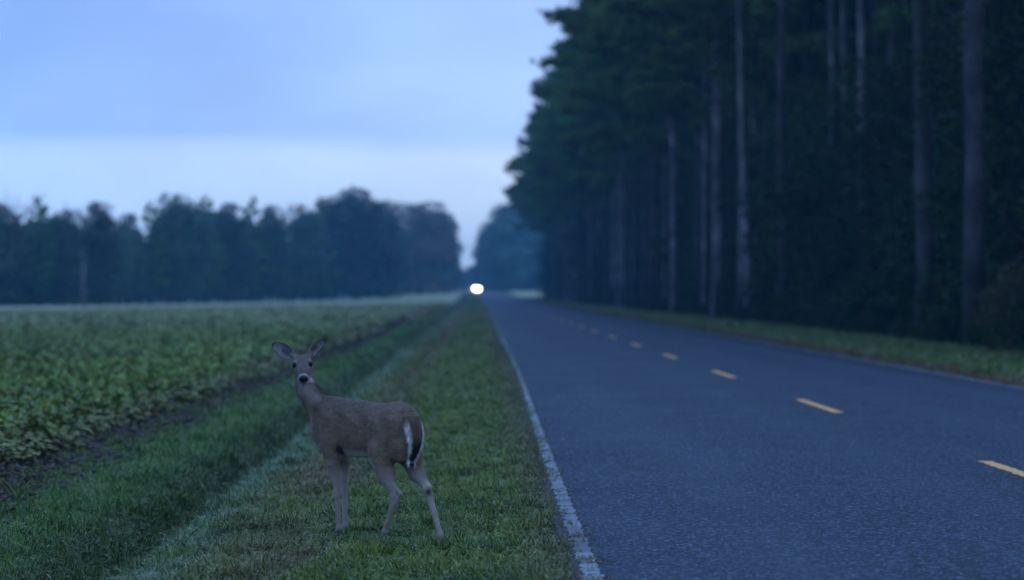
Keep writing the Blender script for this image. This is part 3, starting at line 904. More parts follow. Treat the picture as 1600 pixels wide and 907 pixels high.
def build_undergrowth():
    ms = []
    for j in range(3):
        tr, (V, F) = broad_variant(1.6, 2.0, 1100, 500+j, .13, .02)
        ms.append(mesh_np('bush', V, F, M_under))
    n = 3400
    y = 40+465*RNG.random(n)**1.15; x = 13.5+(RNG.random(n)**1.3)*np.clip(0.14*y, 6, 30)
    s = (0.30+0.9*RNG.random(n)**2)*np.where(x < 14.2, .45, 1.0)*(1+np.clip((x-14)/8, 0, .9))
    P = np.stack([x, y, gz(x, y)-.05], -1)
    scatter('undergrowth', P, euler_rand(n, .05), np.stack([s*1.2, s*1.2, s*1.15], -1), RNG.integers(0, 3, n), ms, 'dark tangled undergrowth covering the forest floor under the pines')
build_undergrowth()

# ------------------------------------------------------------------ woods across the field
FB = []
for j, (H, W, n) in enumerate(((15, 7.5, 8200), (15, 6.0, 7600), (15, 9.5, 9600), (15, 5.0, 6400))):
    tr, cr_ = broad_variant(H, W, n, 600+j, .50, .03)
    FB.append((tr.mesh('wood_trunk', M_bark_dark, True), mesh_np('wood_crown', *cr_, M_leaf)))
FR = (FB[2][0], None)
_t, _c = broad_variant(15, 9.5, 6000, 602, .42, .03)
RED = (FB[2][0], mesh_np('red_crown', *_c, M_leaf_red))
_t, _c = broad_variant(15, 7, 0 or 10, 700, .4, .05, bare=True)
BARE = (_t.mesh('bare_trunk', M_bark_dark, True), None)
LPINE = []
for j in range(2):
    tr, cr_ = pine_variant(20, .12, 4.4, 4200, 720+j)
    LPINE.append((tr.mesh('field_pine_trunk', M_bark, True), mesh_np('field_pine_crown', *cr_, M_needle)))
# X, Y, height, width factor, kind (b broad, p pine, r red, n bare), label
WOODS = [
 (-57.9, 292, 12.6, 1.0, 'b', 'dark rounded tree at the left border of the picture'),
 (-56.8, 300, 14.4, 1.0, 'n', 'bare grey branching tree rising behind the wood near the left border'),
 (-54.0, 297, 13.4, 0.8, 'p', 'dark pointed tree, first peak of the wood from the left'),
 (-52.0, 303, 12.2, 0.9, 'b', 'lower tree between first and second peaks of the wood'),
 (-51.9, 310, 13.6, 1.0, 'n', 'second bare grey tree showing above the crowns right of the first peak'),
 (-48.9, 311, 13.4, 0.9, 'b', 'rounded tree forming the second peak, left of the notch in the wood'),
 (-47.5, 318, 10.8, 0.8, 'b', 'low tree under the notch in the left wood'),
 (-47.2, 325, 12.4, 0.8, 'b', 'tree just right of the notch in the left wood'),
 (-45.6, 335, 14.4, 0.8, 'p', 'pale pointed tree right of the notch in the wood'),
 (-44.3, 345, 13.8, 0.8, 'b', 'shoulder tree left of the dense domed crown'),
 (-43.9, 355, 16.3, 1.0, 'b', 'dense domed crown standing above the wood left of centre'),
 (-41.7, 368, 16.6, 0.8, 'p', 'narrow crown just right of the dense domed one'),
 (-39.5, 378, 15.8, 0.9, 'b', 'lower flat crown between the narrow crown and the lone knob'),
 (-37.2, 395, 17.4, 0.8, 'p', 'knob-shaped crown above the wood, left of the deep gap'),
 (-35.6, 412, 16.6, 0.8, 'b', 'sloping crown at the left lip of the deep gap'),
 (-33.5, 415, 15.4, 0.55, 'p', 'small spiky tree top alone in the deep gap'),
 (-31.6, 433, 17.6, 0.8, 'b', 'crown right of the deep gap in the wood'),
 (-29.8, 452, 19.8, 0.8, 'p', 'narrow round topped crown left of the largest dome'),
 (-24.6, 480, 22.4, 1.25, 'b', 'largest domed crown of the wood, highest above the field'),
 (-21.0, 515, 20.8, 0.9, 'b', 'right shoulder of the largest domed crown'),
 (-20.3, 545, 19.2, 0.9, 'b', 'lower crown between the largest dome and the reddish crown'),
 (-14.6, 585, 22.6, 1.1, 'r', 'broad crown with reddish leaves towards the road'),
 (-11.6, 600, 20.6, 0.9, 'b', 'green right half beside the reddish crown'),
 (-9.2, 660, 16.6, 0.7, 'b', 'small dark crown stepping down towards the road gap'),
 (-8.2, 720, 13.8, 0.6, 'b', 'last low tree left of the road gap'),
 (-11.5, 650, 19.0, 0.8, 'b', 'crown behind the reddish tree, sloping to the road'),
]
GW = 'trees of the wood across the field'
def far_tree(x, y, h, wf, kd, label, group):
    src = {'r': RED, 'n': BARE}.get(kd) or (random.choice(LPINE) if kd == 'p' else random.choice(FB))
    base = 20 if kd == 'p' else 15
    s = h/base
    wf *= 1.2
    o = plant('broadleaf_tree' if kd != 'p' else 'pine_tree', src, (x, y, float(gz(x, y))-.05), s, random.random()*6.28, label,
          'tree' if kd != 'p' else 'pine tree', group, rxy=wf)
    return o
for w in WOODS: far_tree(*w, GW)
def tl(px):
    dy = 21-12*(px/700.0); D = 1.6*FPX/dy
    return D
for i in range(95):                                   # lower trees that close the wood's face
    px = -60+770*(i+random.random())/95
    D = tl(min(max(px, 0), 690))+random.uniform(2, 26)
    x = (px-750)/FPX*D
    top = np.interp(px, [0, 60, 150, 190, 235, 283, 321, 394, 432, 474, 500, 556, 609, 656, 707, 717], [314, 308, 313, 350, 314, 302, 304, 308, 341, 317, 304, 293, 335, 321, 372, 396])
    h = ((458-top)/FPX*D+1.6)*random.uniform(.50, .80)
    far_tree(x, D, h, random.uniform(.9, 1.5), 'b' if random.random() < .8 else 'p', 'lower blue green tree closing the dark face of the wood across the field', GW)
# far trees beyond the end of the pine stand and across the bend
for i in range(26):
    D = random.uniform(745, 860); px = 756+100*(i+random.random())/26
    x = (px-750)/FPX*D
    h = np.interp(px, [752, 760, 770, 784, 800, 860], [12, 15.5, 20.5, 26, 28, 27])*random.uniform(.82, 1.03)
    far_tree(x, D, h, random.uniform(.9, 1.25), 'b', 'hazy blue tree beyond the end of the pine stand', 'hazy trees beyond the pine stand')
for i in range(12):
    x = -26+3.4*i+random.uniform(-1, 1); D = random.uniform(930, 1000)
    far_tree(x, D, random.uniform(7.5, 10.5), 1.4, 'b', 'faint distant tree closing the gap behind the headlight', 'distant trees behind the headlight')

# low purple-grey scrub near the bend
M_scrub = leaf_mat('dry_scrub', (0.14, 0.10, 0.12), (0.22, 0.17, 0.19), None, .8)
tr, cr_ = broad_variant(2.6, 4.2, 1500, 801, .2, .02)
SCR = (tr.mesh('scrub_stem', M_bark_dark), mesh_np('scrub_crown', *cr_, M_scrub))
for (x, y, s, lab) in ((-8.6, 600, 1.1, 'greyish purple scrub bush left of the headlight'), (-11.8, 588, .9, 'smaller greyish purple scrub bush at the foot of the reddish tree')):
    o = empty('scrub_bush', (x, y, float(gz(x, y))-.05)); o.scale = (s*1.3, s, s); tag(o, lab, 'bush', 'scrub bushes by the far bend')
    obj('stem', SCR[0], o); obj('foliage', SCR[1], o)

# the thin pale pole in front of the wood
mb = MB(); mb.tube([[0, 0, -.5], [0.01, 0, 2.5], [0.02, 0.01, 5.05]], [.13, .115, .10], 10)
M_pole, _nt, _b = mat_new('weathered_wood', .85, .2)
_tc = _nt.nodes.new('ShaderNodeTexCoord'); _nt.links.new(mixc(_nt, noise(_nt, _tc.outputs['Object'], 6, 4), (.14, .13, .13), (.22, .20, .20)), _b.inputs['Base Color'])
mbp = obj('wooden_pole', mb.mesh('wooden_pole', M_pole, True), None, ((132-750)/FPX*270, 270, float(gz(-44, 270))))
tag(mbp, 'thin weathered wooden pole standing at the field edge before the wood', 'pole')

#DEER#
# ================================================================== the deer
# local frame: X forward, Y to the deer's left, Z up from the ground
def n_(v): v = np.asarray(v, float); return v/np.linalg.norm(v)
class Field:
    def __init__(s, lo, hi, h):
        s.lo = np.array(lo, float); s.h = h
        s.n = np.ceil((np.array(hi)-s.lo)/h).astype(int)+1
        s.D = np.full(s.n, 1.0, dtype=np.float32)
        s.ax = [s.lo[i]+h*np.arange(s.n[i]) for i in range(3)]
    def sub(s, lo, hi):
        i0 = np.clip(np.floor((lo-s.lo)/s.h).astype(int), 0, s.n-1); i1 = np.clip(np.ceil((hi-s.lo)/s.h).astype(int)+1, 1, s.n)
        sl = tuple(slice(a, b) for a, b in zip(i0, i1))
        G = np.meshgrid(s.ax[0][sl[0]], s.ax[1][sl[1]], s.ax[2][sl[2]], indexing='ij')
        return sl, np.stack(G, -1)
    def blend(s, sl, d, k, cut=False):
        a = s.D[sl]; b = d.astype(np.float32)
        if cut:
            b = -b; h = np.maximum(k-np.abs(a-b), 0)/k
            s.D[sl] = np.maximum(a, b)+h*h*k*0.25
        else:
            h = np.maximum(k-np.abs(a-b), 0)/k
            s.D[sl] = np.minimum(a, b)-h*h*k*0.25
    def cone(s, a, b, ra, rb, k=.03, sy=1.0, yv=(0, 1, 0), cut=False):
        """round cone a-b; offsets along yv scaled by sy (flatter limbs)"""
        a = np.array(a, float); b = np.array(b, float); m = max(ra, rb)*max(1, sy)+k+.03
        sl, P = s.sub(np.minimum(a, b)-m, np.maximum(a, b)+m)
        ab = b-a; q = P-a; t = np.clip((q@ab)/(ab@ab), 0, 1)
        w = q-t[..., None]*ab
        if sy != 1.0:
            yv = n_(yv); c = w@yv; w = w+np.multiply.outer(c*(1/sy-1), yv)
        d = np.linalg.norm(w, axis=-1)-(ra+(rb-ra)*t)
        s.blend(sl, d, k, cut)
    def ell(s, c, r, k=.03, R=None, cut=False):
        c = np.array(c, float); r = np.array(r, float); m = r.max()+k+.03
        sl, P = s.sub(c-m, c+m); q = P-c
        if R is not None: q = q@np.array(R)          # columns of R are the ellipsoid axes
        k0 = np.linalg.norm(q/r, axis=-1); k1 = np.linalg.norm(q/r**2, axis=-1)+1e-6
        s.blend(sl, k0*(k0-1)/k1, k, cut)
    def mesh(s):
        D = s.D; I = D < 0
        c = np.zeros(tuple(s.n-1), int)
        for dx in (0, 1):
            for dy in (0, 1):
                for dz in (0, 1): c += I[dx:s.n[0]-1+dx, dy:s.n[1]-1+dy, dz:s.n[2]-1+dz]
        act = np.argwhere((c > 0) & (c < 8)); n = len(act)
        ids = -np.ones(tuple(s.n-1), int); ids[tuple(act.T)] = np.arange(n)
        S = np.zeros((n, 3)); C = np.zeros(n)
        cor = [(x, y, z) for x in (0, 1) for y in (0, 1) for z in (0, 1)]
        for p in cor:
            for ax in range(3):
                if p[ax]: continue
                q = list(p); q[ax] = 1
                a = D[tuple((act+p).T)]; b = D[tuple((act+q).T)]
                m = (a < 0) != (b < 0)
                t = np.where(m, a/np.where(a == b, 1, a-b), 0)
                pos = np.array(p, float)[None]+t[:, None]*np.eye(3)[ax]
                S += pos*m[:, None]; C += m
        V = (act+S/C[:, None])*s.h+s.lo
        Q = []
        for ax in range(3):
            u, w = (ax+1) % 3, (ax+2) % 3
            e = np.eye(3, dtype=int)
            sl0 = [slice(1, -1)]*3; sl0[ax] = slice(0, -1)
            A = I[tuple(sl0)]; sl1 = list(sl0); sl1[ax] = slice(1, None); B = I[tuple(sl1)]
            base = np.array([1, 1, 1]); base[ax] = 0
            for inside, flip in ((A & ~B, False), (~A & B, True)):
                g = np.argwhere(inside)+base
                f = np.stack([ids[tuple((g-e[u]-e[w]).T)], ids[tuple((g-e[w]).T)], ids[tuple(g.T)], ids[tuple((g-e[u]).T)]], -1)
                Q.append(f[:, ::-1] if flip else f)
        Q = np.concatenate(Q); Q = Q[(Q >= 0).all(1)]
        return V, Q

DEER_F = n_((-0.72, 0.694, 0)); DEER_L = n_((-0.694, -0.72, 0))
SK = np.array([.572, .082, 1.142])                    # skull centre
HF = n_((-0.605, 0.50, -0.31)); HS = n_(np.cross((0, 0, 1), HF)); HU = np.cross(HF, HS)
# a slight tilt of the head
_c, _s = math.cos(.06), math.sin(.06); HS, HU = HS*_c+HU*_s, HU*_c-HS*_s
HR = np.stack([HF, HS, HU], 1)
def hp(a, s, u): return SK+HF*a+HS*s+HU*u

def deer_body():
    f = Field((-.68, -.24, -.01), (.80, .32, 1.27), .0062)
    # trunk
    f.ell((.14, 0, .718), (.30, .116, .186), .05)
    f.ell((.30, 0, .72), (.15, .108, .185), .05)
    f.cone((.22, 0, .80), (-.28, 0, .775), .105, .125, .05)
    f.ell((-.06, 0, .688), (.27, .108, .148), .05)
    f.ell((-.268, 0, .752), (.155, .122, .150), .05)
    f.ell((-.355, 0, .75), (.080, .080, .115), .04)
    f.ell((.425, .005, .68), (.10, .085, .135), .05)
    f.ell((.36, 0, .59), (.07, .05, .06), .05)
    # haunches and shoulders
    for s in (1, -1):
        f.ell((-.258, .072*s, .68), (.128, .068, .175), .025, np.array(Matrix.Rotation(-.25, 3, 'Y')))
        f.ell((-.345, .060*s, .66), (.085, .055, .14), .04)
        f.ell((.285, .078*s, .72), (.080, .045, .17), .028, np.array(Matrix.Rotation(.25, 3, 'Y')))
        f.ell((.30, .075*s, .60), (.075, .045, .085), .04)
    f.ell((-.15, .07, .60), (.055, .032, .09), .035)
    # neck
    f.cone((.330, 0, .780), (.462, .025, .87), .118, .076, .07, .82)
    f.ell((.36, .0, .82), (.10, .06, .085), .08, np.array(Matrix.Rotation(-.5, 3, 'Y')))
    f.cone((.43, .01, .74), (.510, .060, .90), .095, .056, .04, .85)
    f.cone((.472, .03, .87), (.515, .092, .98), .076, .064, .04)
    f.cone((.515, .095, .98), (.545, .100, 1.09), .062, .056, .04)
    # head
    f.ell(hp(-.005, 0, .0), (.078, .066, .060), .025, HR)
    f.ell(hp(.040, 0, .004), (.058, .070, .044), .02, HR)
    f.cone(hp(.04, 0, -.004), hp(.155, 0, -.026), .052, .031, .02, 1.02, HS)
    f.ell(hp(.166, 0, -.030), (.032, .037, .029), .015, HR)
    f.cone(hp(.0, 0, -.048), hp(.150, 0, -.052), .036, .016, .02)
    for s in (1, -1):
        f.ell(hp(.02, .026*s, -.030), (.060, .030, .040), .02, HR)
        f.ell(hp(.050, .050*s, .042), (.024, .016, .010), .010, HR)        # brow
        f.ell(hp(.080, .062*s, .024), (.014, .010, .011), .008, HR, cut=True)
        f.cone(hp(-.03, .040*s, .030), hp(-.045, .066*s, .050), .024, .017, .02)   # ear root
    # fore legs: near (left), far (right)
    for el, kn, fe, ho in (((.277, .080, .56), (.243, .068, .292), (.236, .058, .062), (.255, .058, .020)),
                           ((.320, -.070, .56), (.287, -.040, .295), (.272, -.032, .066), (.290, -.030, .020))):
        el, kn, fe, ho = map(np.array, (el, kn, fe, ho))
        f.cone(el+[0, -.01*np.sign(el[1]), .09], el+[0, 0, -.03], .068, .050, .05, .72)
        f.cone(el, kn+[0, 0, .03], .051, .0255, .03, .85)
        f.ell(kn, (.027, .025, .040), .015)
        f.cone(kn+[-.002, 0, -.02], fe, .0205, .0165, .012)
        f.ell(fe, (.022, .0195, .026), .01)
        f.cone(fe, ho, .0165, .020, .01)
    # near hind leg
    def hind(st, mid, hk, heel, cn, fe, ho, y):
        st, mid, hk, heel, cn, fe, ho = map(np.array, (st, mid, hk, heel, cn, fe, ho))
        f.cone(st, mid, .088, .058, .05, .72)
        f.cone(mid, hk+[0.0, 0, .02], .058, .029, .03, .75)
        f.ell(hk, (.032, .024, .036), .012)
        f.cone(mid+(heel-mid)*.35, heel, .014, .012, .015)                  # heel tendon
        f.cone(hk, cn, .025, .0195, .012)
        f.cone(heel+[0.006, 0, -.004], cn, .013, .014, .012)
        f.cone(cn, fe, .0195, .017, .01)
        f.ell(fe, (.022, .0195, .026), .01)
        f.cone(fe, ho, .0165, .020, .01)
    hind((-.19, .085, .57), (-.252, .092, .435), (-.327, .090, .305), (-.392, .090, .325), (-.303, .090, .21), (-.240, .090, .074), (-.212, .090, .020), 1)
    hind((-.27, -.085, .60), (-.352, -.090, .450), (-.440, -.090, .350), (-.478, -.090, .362), (-.515, -.090, .195), (-.572, -.090, .060), (-.580, -.090, .020), -1)
    f.cone((-.36, 0, .70), (-.31, 0, .62), .06, .03, .04, .8)
    V, Q = f.mesh()
    # relax the grid steps
    for it in range(3):
        E = np.concatenate([Q[:, [0, 1]], Q[:, [1, 2]], Q[:, [2, 3]], Q[:, [3, 0]]])
        A = np.zeros_like(V); Cn = np.zeros(len(V))
        np.add.at(A, E[:, 0], V[E[:, 1]]); np.add.at(A, E[:, 1], V[E[:, 0]])
        np.add.at(Cn, E[:, 0], 1); np.add.at(Cn, E[:, 1], 1)
        V = V*.5+.5*A/Cn[:, None]
    return V, Q

def vnormals(V, Q):
    fn = np.cross(V[Q[:, 2]]-V[Q[:, 0]], V[Q[:, 3]]-V[Q[:, 1]])
    N = np.zeros_like(V)
    for j in range(4): np.add.at(N, Q[:, j], fn)
    return N/(np.linalg.norm(N, axis=1)[:, None]+1e-12)

def bl(a, b, t): return a+(b-a)*np.clip(t, 0, 1)[:, None]
def pelage(V, N):
    """coat colour: grey brown above, pale belly, throat, muzzle ring and inner legs"""
    x, y, z = V.T
    nz = 0.5+0.5*np.sin(x*31+2*np.sin(z*27))*np.sin(z*23+y*17)
    C = bl(np.array([.128, .083, .058])*np.ones((len(V), 1)), np.array([.205, .136, .096]), nz)
    C = bl(C, np.array([.10, .072, .058]), (z-.80)/.12*np.clip(N[:, 2]*2, 0, 1)*.8)           # dorsal line darker
    C = bl(C, np.array([.19, .118, .078]), np.exp(-((z-.66)/.10)**2)*(x > -.3)*.5)      # warmer flank
    trunk = (z > .48)
    belly = trunk & (x > -.25) & (x < .30)
    C = bl(C, np.array([.46, .42, .38]), belly*np.clip((-N[:, 2]-.15)/.45, 0, 1)*np.clip((.60-z)/.05, 0, 1))
    C = bl(C, np.array([.06, .042, .034]), (y > 0)*np.exp(-((x+.085)/.035)**2-((z-.66)/.11)**2)*.35)  # relief shade painted along the front edge of the haunch
    C = bl(C, np.array([.06, .042, .034]), (y > 0)*np.exp(-((x-.17)/.035)**2-((z-.72)/.12)**2)*.30)  # shade behind the shoulder, painted into the coat for relief
    hz = np.exp(-(np.hypot((x+.27)/.17, (z-.68)/.20)-1)**2/.015)*(y > 0)
    C = bl(C, np.array([.22, .155, .115]), hz*.35*(x < -.05)*(x > -.36))  # light on the haunch rim, painted as a paler edge
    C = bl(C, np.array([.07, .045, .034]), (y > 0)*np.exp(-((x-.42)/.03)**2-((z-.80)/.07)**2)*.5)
    C = bl(C, np.array([.30, .25, .21]), (y > 0)*np.exp(-((x-.47)/.025)**2-((z-.74)/.08)**2)*.45)
    sp = np.sin(x*173+4*np.sin(z*91))*np.sin(z*151+3*np.sin(x*77)); C = C*(1+.30*sp*(z > .5))[:, None]
    # legs greyer, paler inside
    C = bl(C, np.array([.27, .215, .185]), np.clip((.50-z)/.12, 0, 1))
    inner = np.where(y > 0, -N[:, 1], N[:, 1])
    C = bl(C, np.array([.45, .40, .36]), np.clip((.52-z)/.1, 0, 1)*np.clip(inner-.35, 0, 1)*.6)
    # rear of the right hind leg: pale patch above the hock, dark gland under it
    rh = (y < -.03) & (x < -.38)
    C = bl(C, np.array([.44, .34, .28]), rh*np.exp(-((x+.455)/.04)**2-((z-.378)/.024)**2)*1.0*(N[:, 0] < .3))
    C = bl(C, np.array([.02, .014, .012]), rh*np.exp(-((x+.475)/.022)**2-((z-.330)/.024)**2)*(N[:, 1] > .0))
    # white under the tail and down the back of the thighs
    rump = (x < -.30)*np.clip((-N[:, 0]-.25)/.4, 0, 1)*np.exp(-(np.abs(y)/.050)**4)*np.clip((z-.50)/.06, 0, 1)*np.clip((.82-z)/.04, 0, 1)
    C = bl(C, np.array([.66, .66, .68]), rump*1.1)
    # shade of the crease behind the elbow, painted dark
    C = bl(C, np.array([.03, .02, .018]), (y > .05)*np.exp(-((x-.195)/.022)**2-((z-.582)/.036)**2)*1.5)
    # brisket edge
    C = bl(C, np.array([.62, .60, .60]), np.clip((x-.38)/.04, 0, 1)*np.exp(-((z-.590)/.030)**2)*np.clip(N[:, 0]*1.5, 0, 1))
    # head frame
    q = V-SK; a = q@HF; s = q@HS; u = q@HU
    hd = np.clip((z-1.02)/.06, 0, 1)*(np.abs(s) < .12)
    grey = np.array([.155, .125, .108])
    C = bl(C, grey, hd)
    C = bl(C, np.array([.11, .075, .062]), hd*np.exp(-(s/.030)**2)*np.clip((u-.02)/.03, 0, 1)*np.clip((.10-a)/.05, 0, 1)*.7)   # forehead
    # throat patch and underside of the jaw
    thr = np.clip((z-.86)/.06, 0, 1)*np.clip((HF@np.eye(3)[2]*0+(N@n_((-.62, .62, -.5)))-.15)/.5, 0, 1)*np.clip((1.07-z)/.03, 0, 1)
    C = bl(C, np.array([.34, .30, .28]), thr*.45)
    C = bl(C, np.array([.62, .60, .58]), hd*np.clip((-u-.045)/.012, 0, 1)*(a > .11))
    # eye rings
    for sg in (1, -1):
        e = np.linalg.norm(q-(HF*.068+HS*.056*sg+HU*.026), axis=1)
        C = bl(C, np.array([.34, .29, .26]), hd*np.clip((.032-e)/.012, 0, 1)*.35)
        C = bl(C, np.array([.04, .03, .03]), hd*np.clip((.024-e)/.005, 0, 1))
    # pale ring round the muzzle, dark behind it
    C = bl(C, np.array([.07, .05, .045]), hd*np.exp(-((a-.140)/.018)**2)*(u > -.045)*.6)
    C = bl(C, np.array([.66, .64, .63]), hd*np.exp(-((a-.172)/.0045)**2)*(np.abs(u+.03) < .05)*.65)
    C = bl(C, np.array([.03, .025, .025]), hd*np.clip((a-.178)/.005, 0, 1)*(u > -.052))
    C = bl(C, np.array([.62, .60, .60]), hd*(a > .12)*(np.abs(s) < .022)*np.clip((-u-.052)/.006, 0, 1))
    # dark pasterns above the hooves
    C = bl(C, np.array([.10, .075, .065]), np.clip((.05-z)/.02, 0, 1))
    return np.concatenate([np.clip(C, 0, 1), np.ones((len(V), 1))], 1)

def fur_mat(name, bumpy=True):
    m, nt, b = mat_new(name, .7, .25)
    at = nt.nodes.new('ShaderNodeAttribute'); at.attribute_name = 'coat'
    g = wpos(nt); tc = nt.nodes.new('ShaderNodeTexCoord')
    n1 = noise(nt, tc.outputs['Object'], 14, 4); n2 = noise(nt, tc.outputs['Object'], 90, 3)
    c = mixc(nt, 1.0, at.outputs['Color'], mixc(nt, n1, (.62, .62, .64), (1.35, 1.33, 1.30)), 'MULTIPLY')
    if not bumpy:
        c = mixc(nt, 1.0, c, mixc(nt, g.outputs['Random Per Island'], (.35, .35, .37), (2.0, 1.96, 1.9)), 'MULTIPLY')
    nt.links.new(c, b.inputs['Base Color'])
    b.inputs['Sheen Weight'].default_value = .0
    if bumpy: bump(nt, b, n2, .6, .008)
    b.inputs['Specular IOR Level'].default_value = .15
    return m
M_coat = fur_mat('deer_coat'); M_hair = fur_mat('deer_hair', False)
M_eye, _n, _b = mat_new('eye_wet_black', .12, .25); _b.inputs['Base Color'].default_value = (.008, .006, .006, 1)
M_nose, _n, _b = mat_new('nose_leather', .32, .5); _b.inputs['Base Color'].default_value = (.012, .010, .011, 1)
M_hoof, _n, _b = mat_new('hoof_horn', .4, .4); _b.inputs['Base Color'].default_value = (.02, .017, .016, 1)

def lay_hair(V, Q, N, col, n, flow, L0, L1, w, lift, seed=1):
    """short coat hairs lying along FLOW on the surface"""
    rg = np.random.default_rng(seed)
    A = np.linalg.norm(np.cross(V[Q[:, 2]]-V[Q[:, 0]], V[Q[:, 3]]-V[Q[:, 1]]), axis=1)
    qi = rg.choice(len(Q), n, p=A/A.sum()); uv = rg.random((n, 2))
    v = V[Q[qi]]; u_, w_ = uv[:, :1], uv[:, 1:]
    p = v[:, 0]*(1-u_)*(1-w_)+v[:, 1]*u_*(1-w_)+v[:, 2]*u_*w_+v[:, 3]*(1-u_)*w_
    nn = N[Q[qi, 0]]; c = col[Q[qi, 0]]
    d = flow(p, nn); d = d-(d*nn).sum(1)[:, None]*nn; d /= np.linalg.norm(d, axis=1)[:, None]+1e-9
    d = d+nn*lift*(0.5+rg.random((n, 1)))+rg.normal(0, .16, (n, 3)); d /= np.linalg.norm(d, axis=1)[:, None]
    sd = np.cross(d, nn); sd /= np.linalg.norm(sd, axis=1)[:, None]+1e-9
    L = (L0+(L1-L0)*rg.random((n, 1)))
    L = L*np.where(p[:, 2:3] < .42, .55, 1.0)*np.where(p[:, 2:3] > 1.02, .45, 1.0)
    T = np.stack([p-sd*w, p+sd*w, p+d*L], 1).reshape(-1, 3)
    return T, np.arange(3*n).reshape(-1, 3), np.repeat(c, 3, 0)

def build_deer():
    loc = Vector((-.73, 16.0, -.125))
    root = empty('deer', loc)
    rot = Matrix((tuple(DEER_F), tuple(DEER_L), (0, 0, 1))).transposed()
    root.rotation_euler = rot.to_euler()
    tag(root, 'white-tailed doe standing on the grass verge, head turned back to the camera', 'deer')
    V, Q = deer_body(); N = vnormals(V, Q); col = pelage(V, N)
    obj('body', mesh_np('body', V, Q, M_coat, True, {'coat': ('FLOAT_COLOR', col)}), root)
    def flow(p, n):
        d = np.tile(np.array([-1.0, 0, -.35]), (len(p), 1))
        d[p[:, 2] < .5] = (0, 0, -1)
        nk = (p[:, 0] > .40) & (p[:, 2] > .72); d[nk] = (-.35, -.1, -1)
        hd = p[:, 2] > 1.04; d[hd] = -HF+HU*.1
        return d
    T, F, c = lay_hair(V, Q, N, col, 75000, flow, .014, .030, .0014, .20)
    keep = np.ones(len(F), bool)
    q = T.reshape(-1, 3, 3)[:, 0]-SK
    for sg in (1, -1): keep &= np.linalg.norm(q-(HF*.068+HS*.056*sg+HU*.026), axis=1) > .024
    keep &= (q@HF) < .165
    keep &= T.reshape(-1, 3, 3)[:, 0, 2] > .03
    k3 = np.repeat(keep, 3); T, c = T[k3], c[k3]; F = np.arange(len(T)).reshape(-1, 3)
    h = obj('coat_hair', mesh_np('coat_hair', T, F, M_hair, False, {'coat': ('FLOAT_COLOR', c)}), root); h['kind'] = 'stuff'
    # eyes
    def ball(c, r, R, mat, name, nu=16, nv=10):
        th = np.linspace(0, np.pi, nv); ph = np.linspace(0, 2*np.pi, nu, endpoint=False)
        P = np.array([[np.sin(a)*np.cos(b), np.sin(a)*np.sin(b), np.cos(a)] for a in th for b in ph])*np.array(r)
        P = P@np.array(R).T+c
        F = [[i*nu+j, (i+1)*nu+j, (i+1)*nu+(j+1) % nu, i*nu+(j+1) % nu] for i in range(nv-1) for j in range(nu)]
        return mesh_np(name, P, np.array(F), mat, True)
    for sg in (1, -1): obj('eye', ball(hp(.058, .053*sg, .026), (.0175, .0165, .0165), HR, M_eye, 'eye'), root)
    nb = ball(hp(.190, 0, -.022), (.013, .030, .025), HR, M_nose, 'nose'); obj('nose', nb, root)
    # ears: cupped leaves
    def ear(base, tip, face, W, inner_dark):
        base, tip = np.array(base), np.array(tip); ax = tip-base; L = np.linalg.norm(ax); ax /= L
        fc = n_(face-ax*(face@ax)); sd = np.cross(ax, fc)
        nu_, nv_ = 15, 18; P = []; C = []
        for layer in (0, 1):
            for i in range(nv_):
                t = i/(nv_-1); w = W*(np.sin(np.pi*min(1, (t*.93+.07))**1.0)**.58)*(1.0 if t < .98 else .4)+.002
                roll = 1.55*(1-t)**1.2+.62
                for j in range(nu_):
                    u = -1+2*j/(nu_-1); an = u*roll
                    r = w/max(np.sin(min(roll, 1.4)), .3)
                    off = sd*(r*np.sin(an))+fc*(r*(np.cos(roll)-np.cos(an))*(.8))
                    p = base+ax*(L*t)+off+fc*(-.012*np.sin(np.pi*t))
                    if layer: p = p-fc*.003*(1-abs(u))-ax*0
                    P.append(p)
                    if layer == 0:
                        cc = np.array([.21, .19, .19])*(0.75+.5*abs(np.sin(u*9+t*3)))
                        cc = cc*(1-.55*np.exp(-((u)/.35)**2)*(t < .55)); e = max(np.clip((abs(u)-.80)/.1, 0, 1), np.clip((t-.86)/.1, 0, 1))
                        cc = cc*(1-e)+np.array([.03, .025, .024])*e
                        if t < .22: cc = cc*.6+np.array([.4, .38, .37])*.4
                    else:
                        cc = np.array([.15, .105, .085])*(1-.6*np.clip((t-.75)/.2, 0, 1))
                    C.append([*cc, 1])
        F = []; M = nu_*nv_
        for i in range(nv_-1):
            for j in range(nu_-1):
                a = i*nu_+j; F.append([a, a+1, a+nu_+1, a+nu_]); F.append([M+a, M+a+nu_, M+a+nu_+1, M+a+1])
            for j, fl in ((0, 0), (nu_-1, 1)):
                a = i*nu_+j; f_ = [a, a+nu_, M+a+nu_, M+a]; F.append(f_[::-1] if fl else f_)
        for j in range(nu_-1):
            a = (nv_-1)*nu_+j; F.append([a, a+1, M+a+1, M+a])
        return mesh_np('ear', np.array(P), np.array(F), M_coat, True, {'coat': ('FLOAT_COLOR', np.array(C))})
    W2L = np.stack([DEER_F, DEER_L, np.array([0, 0, 1.0])])        # world vector -> local
    def wv(x, y, z): return W2L@np.array([x, y, z], float)
    b1 = hp(-.035, -.060, .047); obj('ear', ear(b1, b1+wv(-.142, .02, .088), wv(-.12, -1, .12), .043, 0), root)
    b2 = hp(-.035, .060, .047); obj('ear', ear(b2, b2+wv(.098, .045, .108), wv(.72, -.68, .05), .035, 1), root)
    # tail: flat, white fringed, brown above and black at the end
    P, C = [], []; nu_, nv_ = 13, 22
